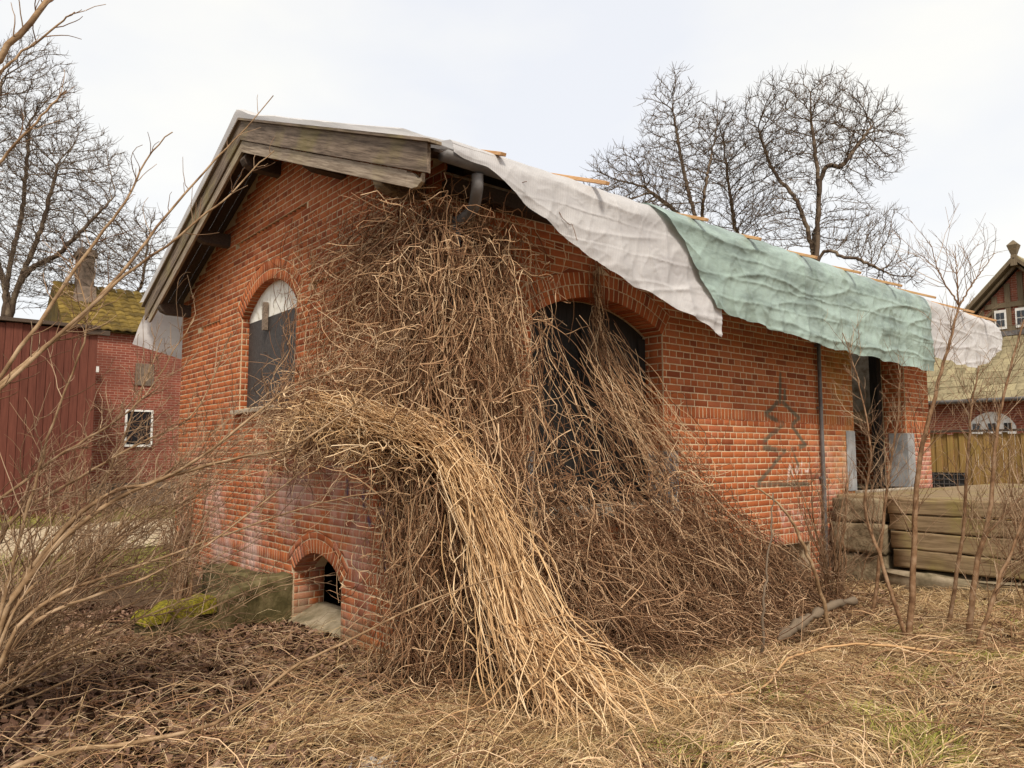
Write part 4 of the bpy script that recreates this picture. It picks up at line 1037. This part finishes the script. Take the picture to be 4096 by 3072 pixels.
RIGHTW = {  # limbs of the shrub rooted at the picture's left, leaning towards the house
 'c1': ([(-1.12, -1.32, 2.54), (-1.49, -1.14, 2.22), (-1.81, -1.0, 2.09), (-2.02, -.96, 1.91), (-2.31, -.85, 1.64), (-2.56, -.77, 1.48), (-2.77, -.72, 1.43), (-3.0, -.66, 1.22), (-3.18, -.65, .91), (-3.29, -.68, .6), (-3.34, -.7, 0)], .019, .003),
 'c2': ([(-1.09, -1.21, 2.33), (-1.35, -1.13, 2.05), (-1.8, -1.01, 1.71), (-2.06, -.93, 1.64), (-2.35, -.82, 1.56), (-2.68, -.74, 1.43), (-2.94, -.71, 1.24), (-3.14, -.67, .98), (-3.26, -.71, .75), (-3.34, -.7, .1)], .021, .003),
 'c3': ([(-1.04, -.99, 1.4), (-1.48, -.89, 1.35), (-1.93, -.77, 1.22), (-2.37, -.79, 1.09), (-2.73, -.76, .98), (-3.02, -.77, .89), (-3.23, -.86, .7), (-3.34, -.75, .1)], .013, .003),
 'c4': ([(-1.53, -.84, 1.64), (-1.75, -.79, 1.47), (-2.19, -.81, 1.15), (-2.54, -.78, .96), (-2.85, -.79, .87), (-3.15, -.8, .75), (-3.32, -.8, .4), (-3.4, -.7, 0)], .014, .003),
 'c5': ([(-2.34, -.69, 2.51), (-2.55, -.64, 2.07), (-2.72, -.63, 1.86), (-2.9, -.61, 1.73), (-3.15, -.54, 1.52), (-3.35, -.5, 1.28), (-3.42, -.57, .76), (-3.42, -.65, 0)], .013, .003),
 'c6': ([(-2.13, -.74, 2.41), (-2.32, -.7, 1.91), (-2.63, -.71, 1.71), (-2.95, -.57, 1.49), (-3.2, -.5, 1.29), (-3.37, -.61, .88), (-3.4, -.65, 0)], .013, .003),
 'c7': ([(-3.01, -.53, 2.79), (-2.93, -.72, 2.38), (-3.05, -.62, 1.86), (-3.16, -.66, 1.35), (-3.26, -.71, .81), (-3.36, -.7, 0)], .012, .003),
 'c8': ([(-2.41, -.24, 2.41), (-2.54, -.27, 2.01), (-2.71, -.39, 1.57), (-2.98, -.55, 1.08), (-3.22, -.74, .79), (-3.36, -.7, .1)], .011, .003),
}
def limb(parent, pts, r_root, r_tip, mat, name='branch', n=30, jit=.0035):
    p = spline(pts, n); p = p + rng.normal(0, jit, p.shape) * np.array([1, 1, .7]) * (np.arange(n) > 0)[:, None]
    k = np.linspace(0, 1, n); r_ = r_tip + (r_root - r_tip) * k ** 1.1
    if name == 'fallen_log': r_ = r_ * (1 + .25 * rng.normal(0, 1, n)); r_[[0, -1]] = .004
    V, F = tubes(p[None], r_[None], 7); np_mesh(name, V, F, mat, parent, True); return p
def shrub(name, base, limbs, label, mat_b, mat_t, twig_len, twigs, level, cat='shrub', group=None, up=.25):
    o = empty(name, base, label, cat, group); tw = Twigs()
    for k, (pts, rr, rt) in limbs.items():
        p = limb(o, pts, rr, rt, mat_b); ln = np.linalg.norm(np.diff(p, axis=0), axis=1).sum()
        tw.spawn(p[::-1][int(len(p) * .12):], int(twigs * ln), twig_len, .0042, level, up)
    tw.build('twigs', mat_t, o); return o
def arcs(base, n, hlo, hhi, spread, r0, lean=(0, 0)):
    out = {}
    for i in range(n):
        a = random.uniform(0, 6.28); h = random.uniform(hlo, hhi); s_ = random.uniform(.2, 1) * spread
        b = np.array(base) + np.array([random.uniform(-.12, .12), random.uniform(-.12, .12), 0])
        d = np.array([math.cos(a) * s_ + lean[0], math.sin(a) * s_ + lean[1], 0])
        pts = [b + d * (t ** 1.25) + np.array([random.uniform(-.04, .04), random.uniform(-.04, .04), h * t]) for t in (1, .8, .6, .4, .2, 0)]
        out['k%d' % i] = (pts, r0 * random.uniform(.6, 1.2), .0025)
    return out
shrub('bare_shrub', (-3.95, -.8, 0), LEFT, 'bare shrub with long smooth shoots reaching up past the gable peak', 'branch_warm', 'twig_warm', .30, 5, 0)
shrub('bare_shrub', (-3.36, -.7, 0), RIGHTW, 'bare shrub with thick limbs leaning towards the boarded gable window', 'branch_warm', 'twig_warm', .60, 13, 1, up=.15)
fan = {}
for i in range(58):                         # thinner shoots of a second clump
    tipx = random.uniform(-3.0, -1.0); zt = random.uniform(.5, 2.1)
    root = np.array((-3.55 + random.uniform(-.12, .12), .35 + random.uniform(-.2, .2), -.05)); tip = np.array((tipx, random.uniform(-.4, 1.6), zt))
    fan['f%d' % i] = ([root + (tip - root) * np.array((t, t, t ** .8)) + rng.normal(0, .03, 3) * (0 < t < 1) for t in (1, .82, .64, .46, .28, .12, 0)], random.uniform(.005, .013), .002)
shrub('bare_shrub', (-3.55, .35, 0), fan, 'bare shrub of thin fanned shoots above the leaf litter', 'branch_warm', 'twig_warm', .5, 9, 1, up=.15)
shrub('bare_shrub', (-.75, 4.75, -.2), arcs((-.75, 4.75, -.25), 20, 1.1, 2.7, .75, .014), 'bare multi-stemmed shrub growing behind the mossy low wall', 'sapling', 'twig_warm', .5, 9, 1)
shrub('bare_shrub', (-1.6, 6.2, -.1), arcs((-1.6, 6.2, -.1), 14, .9, 2.2, .9, .011), 'bare shrub beside the gravel path near the shed corner', 'sapling', 'twig_warm', .45, 8, 1)
# stem trailing low over the ground
limb(None, [(-.38, -1.54, .87), (-.99, -1.42, .74), (-1.56, -1.34, .55), (-1.85, -1.22, .42), (-2.25, -1.16, .19), (-2.64, -1.02, .12), (-3.01, -.91, .12), (-3.33, -.78, .02)], .016, .004, 'branch_warm', 'trailing_branch')
tag(bpy.data.objects['trailing_branch'], 'single smooth branch trailing low over the leaf litter', 'branch')

SAP = [
 ('tall forked sapling standing before the dock timbers', (3.49, -2.41, -.05), {
  'm': ([(4.08, -2.77, 3.07), (3.93, -2.71, 2.66), (3.76, -2.64, 2.21), (3.62, -2.52, 1.57), (3.55, -2.46, .72), (3.49, -2.41, -.05)], .030, .010),
  'f': ([(3.89, -2.61, 3.71), (3.95, -2.66, 3.39), (4.08, -2.77, 3.07)], .009, .003), 'g': ([(4.06, -2.77, 3.66), (4.07, -2.77, 3.34), (4.08, -2.77, 3.07)], .009, .003),
  'h': ([(4.37, -3.01, 3.59), (4.22, -2.89, 3.34), (4.08, -2.77, 3.07)], .009, .003)}, 10),
 ('sapling with crooked upper stem beside the tall forked one', (3.67, -2.82, .0), {'m': ([(4.32, -3.23, 2.9), (4.09, -3.1, 2.2), (3.95, -3.05, 1.74), (3.89, -3.0, 1.16), (3.77, -2.9, .63), (3.67, -2.82, -.05)], .028, .008), 'n': ([(4.5, -3.6, 1.9), (4.1, -3.25, 1.35), (3.82, -2.95, .9)], .014, .004)}, 11),
 ('slim straight sapling in front of the board fence', (4.19, -2.47, -.05), {'m': ([(4.54, -2.76, 2.52), (4.47, -2.7, 2.11), (4.41, -2.65, 1.56), (4.34, -2.6, .89), (4.19, -2.47, -.05)], .021, .006)}, 10),
 ('leaning sapling furthest out from the brick wall', (3.29, -3.02, 0), {'m': ([(3.85, -3.5, 1.9), (3.72, -3.38, 1.38), (3.57, -3.26, .88), (3.44, -3.15, .53), (3.29, -3.02, -.03)], .018, .006), 'n': ([(3.9, -3.3, 1.2), (3.6, -3.15, .6), (3.33, -3.0, 0)], .014, .004)}, 9),
 ('sapling bending over towards the open doorway', (3.37, -2.45, -.05), {'m': ([(3.31, -2.0, 2.82), (3.43, -2.1, 2.23), (3.37, -2.19, 1.65), (3.32, -2.14, 1.14), (3.31, -2.26, .72), (3.40, -2.43, -.05)], .020, .004)}, 9),
 ('thin sapling close to the stone end of the dock', (4.42, -1.63, -.15), {'m': ([(4.77, -1.91, 2.57), (4.73, -1.88, 2.06), (4.63, -1.8, 1.45), (4.55, -1.73, .81), (4.42, -1.63, -.2)], .021, .005)}, 10)]
for lb, base, limbs, k in SAP:
    shrub('sapling', base, limbs, lb, 'sapling', 'twig_warm', .8, k + 6, 1, 'sapling', 'saplings before the loading dock', .35)
shrub('bare_shrub', (4.5, -1.15, -.2), arcs((4.5, -1.15, -.25), 16, .7, 2.0, .6, .016), 'low dark shrub sprouting from a cut stump by the cellar vent', 'sapling', 'twig_warm', .5, 10, 1)
shrub('bare_shrub', (5.6, -2.9, -.1), arcs((5.6, -2.9, -.1), 16, .8, 2.3, .8, .013), 'tangled bare shrub in front of the dock footing', 'sapling', 'twig_warm', .55, 10, 1)
for nm, lb, pts, r0, r1, mt in (('fallen_log', 'rough dark log lying by the cellar vent', [(2.57, -1.65, -.03), (2.96, -1.71, .10), (3.45, -1.73, .18), (3.92, -1.73, .17)], .034, .046, 'bark'),
        ('broken_branch', 'broken bare branch propped against the brick wall', [(2.59, -1.4, 1.35), (2.72, -1.51, 1.26), (2.85, -1.62, 1.08), (3.0, -1.7, .75), (3.2, -1.74, .30), (3.3, -1.76, -.05)], .022, .008, 'branch_warm'),
        ('dark_stem', 'crooked black stem rising at the edge of the vine heap', [(2.45, -1.72, 1.3), (2.36, -1.74, .95), (2.23, -1.76, .6), (2.12, -1.8, .38), (2.1, -1.78, -.05)], .013, .006, 'bark'),
        ('lying_stem', 'long curved dead stem lying on the dry grass', [(-.1, -2.0, .0), (.5, -2.35, .05), (1.0, -2.45, .02), (1.7, -2.3, .10), (2.3, -2.55, .14), (2.8, -3.0, .08), (3.2, -3.4, .02)], .011, .006, 'vine_pale')):
    limb(None, pts, r0, r1, mt, nm, 30, .006); tag(bpy.data.objects[nm], lb, nm.split('_')[-1])

# ------------------------------------------------------------------ bare trees (space colonisation)
def tree(name, label, base, trunks, lobes, n_attr, step, di, dk, r_tip, group, seed, twig=.5, expo=2.35, bias=(0, 0, .12)):
    r = np.random.default_rng(seed); A = []
    vol = np.array([l[1][0] * l[1][1] * l[1][2] for l in lobes]); vol = vol / vol.sum()
    for (c, rad), f in zip(lobes, vol):
        k = int(n_attr * f); q = r.normal(0, 1, (k, 3)); q /= np.linalg.norm(q, axis=1, keepdims=True); q *= (r.random((k, 1)) ** (1 / 2.3)); A.append(np.array(c) + q * np.array(rad))
    A = np.concatenate(A); P, par = [], []
    base = np.array(base, float)
    for tr in trunks:
        p = spline([base] + tr, max(6, int(np.linalg.norm(np.array(tr[-1]) - base) / step))); last = -1
        for i, q in enumerate(p):
            if i == 0 and P: last = 0; continue
            P.append(q + r.normal(0, step * .08, 3) * (i > 0)); par.append(last); last = len(P) - 1
    P = np.array(P); bd = np.full(len(A), 1e9); bi = np.zeros(len(A), int); new0 = 0; alive = np.ones(len(A), bool); bias = np.array(bias)
    for it in range(160):
        nw = P[new0:]
        if len(nw) == 0: break
        for c in range(0, len(nw), 400):
            D_ = np.linalg.norm(A[:, None] - nw[None, c:c + 400], axis=2); j = D_.argmin(1); d = D_[np.arange(len(A)), j]; m = d < bd; bd[m] = d[m]; bi[m] = j[m] + new0 + c
        alive &= bd > dk; use = alive & (bd < di)
        if not use.any(): break
        idx = bi[use]; dv = A[use] - P[idx]; dv /= np.linalg.norm(dv, axis=1, keepdims=True)
        ac = np.zeros((len(P), 3)); np.add.at(ac, idx, dv); tg = np.unique(idx); d = ac[tg]; d /= np.linalg.norm(d, axis=1, keepdims=True) + 1e-9
        # keep some of the parent's heading so that limbs run smoothly
        pd = P[tg] - P[np.maximum(np.array(par)[tg], 0)]; pd /= np.linalg.norm(pd, axis=1, keepdims=True) + 1e-9
        d = d + .55 * pd + bias + r.normal(0, .13, d.shape); d /= np.linalg.norm(d, axis=1, keepdims=True)
        new0 = len(P); P = np.vstack([P, P[tg] + d * step]); par += list(tg)
        if len(P) > 20000: break
    n = len(P); par = np.array(par); acc = np.zeros(n); ch = np.zeros(n, int)
    for i in range(n - 1, 0, -1):
        if acc[i] == 0: acc[i] = r_tip ** expo
        acc[par[i]] += acc[i]; ch[par[i]] += 1
    rad = acc ** (1 / expo); seg = np.arange(1, n); a, b = P[par[seg]], P[seg]
    ra, rb_ = np.minimum(rad[par[seg]], rad[seg] * 1.35), rad[seg]
    o = empty(name, tuple(base), label, 'tree', group)
    big = rb_ > r_tip * 4.2
    ext = (b - a) * .12
    for nm, m, sd in (('trunk', big, 7), ('crown', ~big, 3)):
        V, F = tubes(np.stack([a[m] - ext[m] * (sd == 7), b[m] + ext[m] * (sd == 7)], 1), np.stack([ra[m], rb_[m]], 1), sd)
        if nm == 'crown':                   # finest twigs
            q = np.where(rad < r_tip * 2.4)[0]; q = q[q > 0]; q = np.repeat(q, 3); d0 = P[q] - P[par[q]]; d0 /= np.linalg.norm(d0, axis=1, keepdims=True) + 1e-9
            d1 = d0 * .8 + r.normal(0, .55, d0.shape) + np.array([0, 0, .25]); d1 /= np.linalg.norm(d1, axis=1, keepdims=True); ln = r.uniform(.4, 1.3, (len(q), 1)) * twig
            mid = P[q] + d1 * ln * .5 + r.normal(0, .05, d0.shape) * twig; Pt = np.stack([P[q], mid, P[q] + d1 * ln + np.array([0, 0, .06]) * ln], 1)
            V, F = join([(V, F), tubes(Pt, np.stack([np.full(len(q), r_tip * .85), np.full(len(q), r_tip * .7), np.full(len(q), r_tip * .4)], 1), 3)])
        ob = np_mesh(nm, V, F, 'bark', o, nm == 'trunk')
    return o
G1 = 'bare trees behind the shed roof'
def hv(lat, dep, z):                        # lateral / depth from the camera spot to world
    return (CAM.x + lat * .7694 + dep * .63877, CAM.y - lat * .63877 + dep * .7694, z)
def el(lat, dep, z, rl, rz, rd=None): return (hv(lat, dep, z), (rl if rd is None else rd, rl if rd is None else rd, rz))
def dl(x, dep): return (x * 1.8517 - 2048) / 3010 * dep
def dz(y, dep): return 1.65 + (1816 - y * 1.8517) / 3010 * dep
def pts(dep, *ab): return [hv(dl(x, dep + k), dep + k, dz(y, dep)) for x, y, k in ab]
def lob(dep, x, y, rx, ry, k=0, f=1.): return el(dl(x, dep), dep + k, dz(y, dep), rx * 1.8517 / 3010 * dep * f, ry * 1.8517 / 3010 * dep)
d = 38
tree('lime_tree', 'bare tree with one tall central leader behind the roof', hv(dl(1525, d), d, 0), [pts(d, (1522, 560, 0), (1515, 470, 0), (1490, 340, .5), (1468, 200, 0)), pts(d, (1525, 540, 0), (1480, 440, 1), (1400, 370, 1)), pts(d, (1528, 520, 0), (1535, 420, -1), (1560, 300, -1))],
     [lob(d, 1470, 265, 75, 155), lob(d, 1400, 400, 130, 100), lob(d, 1330, 370, 70, 70), lob(d, 1530, 315, 90, 135), lob(d, 1380, 480, 120, 50)], 5200, .27, 2.4, .40, .0125, G1, 3, .50)
tree('lime_tree', 'slender bare tree between the two broad ones behind the roof', hv(dl(1615, d + 2), d + 2, 0), [pts(d + 2, (1612, 560, 0), (1600, 470, 0), (1590, 380, 0), (1580, 270, 0)), pts(d + 2, (1615, 540, 0), (1640, 440, 1), (1650, 320, 1))],
     [lob(d, 1585, 300, 65, 115), lob(d, 1640, 370, 70, 120), lob(d, 1600, 470, 80, 60)], 2600, .27, 2.4, .40, .0125, G1, 8, .5)
d = 36
tree('lime_tree', 'broad bare tree with forked trunk behind the far end of the roof', hv(dl(1772, d), d, 0), [pts(d, (1772, 590, 0), (1770, 520, 0), (1740, 420, 0), (1690, 330, 1), (1660, 230, 1)), pts(d, (1772, 560, 0), (1785, 470, 0), (1790, 380, -1), (1780, 250, -1)), pts(d, (1790, 420, -.5), (1850, 350, -1), (1920, 240, 0))[0:], pts(d, (1780, 580, 0), (1850, 560, -1), (1930, 590, -1))],
     [lob(d, 1790, 255, 135, 125), lob(d, 1890, 285, 100, 110), lob(d, 1690, 245, 75, 115), lob(d, 1880, 490, 90, 70), lob(d, 1935, 585, 75, 60), lob(d, 1720, 450, 80, 90)], 6200, .27, 2.4, .40, .0125, G1, 5, .52)
d = 25
G2 = 'bare trees beyond the red shed'
tree('alder_tree', 'tall bare tree rising behind the red board shed', hv(dl(-10, d), d, 0), [pts(d, (-5, 720, 0), (20, 600, 0), (60, 480, 0), (90, 330, 0)), pts(d, (0, 690, 0), (-40, 520, .5), (-60, 330, 0), (-50, 140, 0)), pts(d, (10, 640, 0), (110, 540, -.5), (220, 420, -.5)), pts(d, (-10, 640, 0), (15, 420, .8), (20, 220, .5))],
     [lob(d, 20, 250, 110, 230), lob(d, 110, 400, 130, 170), lob(d, 190, 380, 60, 120), lob(d, -60, 350, 110, 280), lob(d, 180, 530, 130, 90), lob(d, 60, 560, 120, 110)], 8000, .17, 1.6, .25, .0080, G2, 13, .34)
d = 33
tree('alder_tree', 'smaller bare tree above the mossy tiled roof', hv(dl(270, d), d, 0), [pts(d, (275, 680, 0), (290, 600, 0), (300, 500, 0))], [lob(d, 290, 530, 75, 105), lob(d, 240, 590, 80, 70)], 1400, .24, 2.2, .40, .0105, G2, 17, .42)

# ------------------------------------------------------------------ buildings on the left
rs = empty('red_shed', (-2, 17.4, 0), 'tall dark red board shed beyond the gravel path', 'building')
x = -8.0
while x < .30:
    w = random.uniform(.17, .21); dd = random.choice([0, .02, .035])
    MB().box((x + .004, 17.3 - dd, -.05), (x + w - .004, 17.36, 5.0 + random.uniform(-.02, .02))).build('board', 'red_board', rs, .004); x += w
MB().box((-8.2, 17.15, 5.03), (.5, 19.9, 5.12)).build('roof', 'dark_wood', rs)
MB().box((-8, 17.37, 0), (.28, 19.6, 5.0)).build('wall', 'red_board', rs)
MB().box((.12, 17.2, 4.88), (.75, 17.34, 5.01)).build('eave_beam', 'dark_wood', rs)
ob = empty('brick_outbuilding', (4, 21, 0), 'old brick outbuilding with a mossy tiled roof and chimney', 'building')
MB().box((.35, 20.6, 0), (12, 20.9, 5.55)).build('wall', 'far_brick', ob)
MB().box((.35, 20.91, 0), (.65, 25.2, 5.5)).build('wall', 'far_brick', ob)
MB().box((.30, 20.52, -.1), (12, 20.59, .75)).build('plinth', 'chimney', ob)
tl = MB()
for r_ in range(11):                        # tile courses, each lapping the one below
    for c in range(44):
        x0 = .1 + c * .27; y0 = 20.35 + r_ * .235; z0 = 5.50 + r_ * .165
        tl.add([(x0, y0, z0 + .03), (x0 + .135, y0, z0 + .075), (x0 + .265, y0, z0 + .03), (x0, y0 + .30, z0 + .20), (x0 + .135, y0 + .30, z0 + .235), (x0 + .265, y0 + .30, z0 + .20), (x0, y0, z0), (x0 + .135, y0, z0 + .04), (x0 + .265, y0, z0)], [(0, 1, 4, 3), (1, 2, 5, 4), (6, 7, 1, 0), (7, 8, 2, 1)])
rf = MB().prism([(.1, 20.4, 5.46), (.1, 22.95, 7.22), (.1, 25.4, 5.46)], (12, 0, 0)).build('roof', 'moss_tile', ob)
tag(tl.build('tiles', 'moss_tile', rf), kind='stuff')
mb = MB().box((.72, 22.3, 5.6), (1.2, 22.9, 8.45)).box((.66, 22.24, 8.2), (1.26, 22.96, 8.34))
mb.prism([(.30, 21.6, 5.6), (1.25, 21.6, 5.6), (1.2, 21.9, 7.1), (.68, 21.9, 7.1)], (0, 1.2, 0)).build('chimney', 'chimney', rf)
wv = empty('window', (2.35, 20.55, 2.4)); wv.parent = ob; wv.matrix_parent_inverse = Matrix.Translation(-Vector(ob.location))
def child_box(a, b, nm, mt, parent): o = MB().box(a, b).build(nm, mt); o.parent = parent; o.matrix_parent_inverse = Matrix.Translation(-Vector(parent.location)) @ (Matrix.Identity(4)); return o
def wchild(a, b, nm, mt): return MB().box(a, b).build(nm, mt, ob)
wchild((2.02, 20.57, 1.95), (2.72, 20.59, 3.0), 'window_pane', 'glass')
for a, b in (((1.96, 20.53, 1.88), (2.02, 20.6, 3.06)), ((2.72, 20.53, 1.88), (2.78, 20.6, 3.06)), ((2.02, 20.53, 3.0), (2.72, 20.6, 3.06)), ((2.02, 20.53, 1.88), (2.72, 20.6, 1.95))): wchild(a, b, 'window_frame', 'white_paint')
bpy.data.objects.remove(wv)
wchild((2.2, 20.56, 3.85), (2.75, 20.595, 4.55), 'blocked_window', 'chimney')
lamp = empty('wall_lamp', (.9, 20.5, 4.25), 'small white floodlight on the brick outbuilding wall', 'lamp')
MB().box((.78, 20.36, 4.16), (1.12, 20.44, 4.34)).build('head', 'white_paint', lamp, .01); MB().box((.6, 20.40, 4.24), (.8, 20.59, 4.28)).build('bracket', 'zinc', lamp)

# ------------------------------------------------------------------ buildings and fence on the right
bh = empty('half_timbered_house', (26, 2, 0), 'brick house with shingled roof, half-timbered gable and arched white window', 'building')
AR = dict(arch(3.42, .69, 2.55, .48), zb=1.2, depth=.1, rings=())
wl = MB().box((24.2, -14, 0), (24.6, 9, 3.72)).build('wall', 'far_brick_warm', bh)
RS = .95                                   # roof pitch
def hroof(y): return 0
rfb = MB().prism([(23.75, -14.4, 3.42), (27.2, -14.4, 3.42 + 3.45 * RS), (30.6, -14.4, 3.42), (23.75, -14.4, 3.40)], (0, 23.6, 0)).build('roof', 'slate', bh)
sh = MB()
for r_ in range(11):
    y = -6.0; z0 = 3.46 + r_ * .235; x0 = 23.74 + r_ * .235 / RS
    while y < 9.2:
        w = random.uniform(.28, .36); k = random.uniform(0, .02)
        sh.add([(x0 - .03, y, z0 + k), (x0 - .03, y + w - .012, z0 + k), (x0 + .235 / RS, y + w - .012, z0 + .26), (x0 + .235 / RS, y, z0 + .26), (x0 - .005, y, z0 - .02), (x0 - .005, y + w - .012, z0 - .02)], [(3, 2, 1, 0), (0, 1, 5, 4)]); y += w
tag(sh.build('shingles', 'slate', rfb), kind='stuff')
MB().tube([(23.7, -14, 3.40), (23.7, 9.2, 3.40)], .07, 8).build('gutter', 'zinc', bh, smooth=True)
pan = empty('p', (0, 0, 0)); bpy.data.objects.remove(pan)
us = np.linspace(AR['c'] - AR['h'], AR['c'] + AR['h'], 21)
aw = MB().prism([(24.17, u, 1.2) for u in us[[0, -1]]] + [(24.17, u, opening_top(AR, u)) for u in us[::-1]], (.02, 0, 0)).build('arched_window', 'white_paint', bh)
for k, y in enumerate((2.82, 3.28, 3.74)):
    for j in (0, 1): MB().box((24.145, y + .02 + j * .125, 2.46), (24.168, y + .115 + j * .125, 2.66)).build('pane', 'glass', aw)
    for j in (0, 1): MB().box((24.145, y + .02 + j * .125, 1.7), (24.168, y + .115 + j * .125, 2.30)).build('pane', 'glass', aw)
mb = MB(); n = 16
for i in range(n):                          # brick ring over the window
    a = math.asin(AR['h'] / AR['R']); a0, a1 = -a + 2 * a * i / n, -a + 2 * a * (i + .85) / n
    MB().prism([(24.17, AR['c'] + r_ * math.sin(t), AR['cz'] + r_ * math.cos(t)) for r_, t in ((AR['R'] + .01, a0), (AR['R'] + .01, a1), (AR['R'] + .22, a1), (AR['R'] + .22, a0))], (.05, 0, 0)).build('arch_brick', 'far_brick_warm', bh)
# half-timbered gable
gy, gx = 2.96, 26.3; gw, gh, gb = 2.05, 2.10, 6.03
gp = MB().prism([(gx, gy - gw, gb), (gx, gy + gw, gb), (gx, gy, gb + gh)], (3, 0, 0)).build('gable', 'far_brick_warm', bh)
for k in (-1, 1):
    MB().beam((gx - .42, gy, gb + gh + .28), (gx - .42, gy + k * (gw + .45), gb - .20), .10, .26, (1, 0, 0)).build('bargeboard', 'beam', gp)
    MB().beam((gx - .30, gy, gb + gh + .05), (gx - .30, gy + k * (gw + .35), gb - .33), .08, .12, (1, 0, 0)).build('bargeboard', 'beam', gp)
    MB().prism([(gx - .45, gy, gb + gh + .43), (gx - .45, gy + k * (gw + .55), gb - .14), (gx - .45, gy + k * (gw + .55), gb - .24), (gx - .45, gy, gb + gh + .32)], (3.8, 0, 0)).build('gable_roof', 'slate', gp)
    MB().beam((gx - .02, gy + k * 1.6, gb + .03), (gx - .02, gy + k * .9, gb + .65), .10, .10, (1, 0, 0)).build('brace', 'beam', gp)
for y, z0, z1 in ((0, 0, 1.95), (-.40, .1, 1.6), (.40, .1, 1.6), (-.82, .1, 1.2), (.82, .1, 1.2), (-1.25, .0, .75), (1.25, .0, .75)): MB().box((gx - .06, gy + y - .085, gb + z0), (gx - .005, gy + y + .085, gb + z1)).build('post', 'beam', gp)
for z in (.0, .85): MB().box((gx - .075, gy - gw * (1 - z / gh) + .1, gb + z - .09), (gx - .004, gy + gw * (1 - z / gh) - .1, gb + z + .09)).build('rail', 'beam', gp)
MB().box((gx - .2, gy - gw, gb - .26), (gx + .02, gy + gw, gb - .095)).build('skirt', 'zinc', gp)
for y in (.46, -.18, -.82):
    f = MB().box((gx - .10, gy + y, gb + .0), (gx - .07, gy + y + .36, gb + .68)).build('window', 'white_paint', gp)
    for j in range(2):
        for k in range(2): MB().box((gx - .115, gy + y + .055 + j * .135, gb + .10 + k * .26), (gx - .102, gy + y + .17 + j * .135, gb + .32 + k * .26)).build('pane', 'glass', gp)
mb = MB(); b0 = len(mb.v)
for z, r_ in ((gb + gh + .0, .10), (gb + gh + .36, .085), (gb + gh + .38, .075), (gb + gh + .72, .17), (gb + gh + .90, .02)):
    mb.v += [(gx - .46 + r_ * a, gy + r_ * b, z) for a, b in ((-1, -1), (1, -1), (1, 1), (-1, 1))]
for i in range(4):
    for k in range(4): mb.f.append((i * 4 + k, i * 4 + (k + 1) % 4, i * 4 + 4 + (k + 1) % 4, i * 4 + 4 + k))
mb.build('finial', 'beam', gp)

fc = empty('board_fence', (15.6, 0, 0), 'weathered yellow brown board fence behind the loading dock', 'fence')
y = 2.6; i = 0
while y > -5:
    w = random.uniform(.11, .135); zt = 2.12 + random.uniform(-.02, .03); zb = 0.0
    if 1.15 < y < 2.05: zb = .0
    MB().box((15.55 + (i % 2) * .022, y - w + .006, zb), (15.575 + (i % 2) * .022, y, zt)).build('board', 'fence', fc); y -= w; i += 1
for z in (.5, 1.75): MB().box((15.60, -5, z), (15.66, 2.6, z + .09)).build('rail', 'fence', fc)
MB().box((15.5, -5, 2.16), (15.68, 2.6, 2.21)).build('cap', 'dark_wood', fc)
mp = empty('mesh_panel', (15.4, 1.55, 1), 'dark grey wire panel standing against the board fence', 'panel')
MB().box((15.42, 1.22, .02), (15.45, 2.05, 1.22)).build('sheet', 'glass', mp)
for k in range(8): MB().box((15.405, 1.24 + k * .11, .02), (15.415, 1.25 + k * .11, 1.22)).build('wire', 'zinc', mp)
for k in range(6): MB().box((15.395, 1.22, .62 + k * .11), (15.404, 2.05, .63 + k * .11)).build('wire', 'zinc', mp)

# plastic scrap in the grass
V = []; nn = 9
for j in range(nn):
    for i in range(nn):
        u, v = i / (nn - 1) - .5, j / (nn - 1) - .5; x, y = -1.62 + u * .26 + v * .1, -1.72 + v * .2 - u * .08
        V.append((x, y, gz(x, y) + .05 + .05 * nz(u * 6, v * 6, 2)))
ii = (np.arange(nn - 1)[:, None] * nn + np.arange(nn - 1)[None]).ravel()
tag(np_mesh('plastic_scrap', V, np.stack([ii, ii + 1, ii + 1 + nn, ii + nn], 1), 'plastic', None, True), 'crumpled scrap of pale plastic film in the dry grass', 'litter')
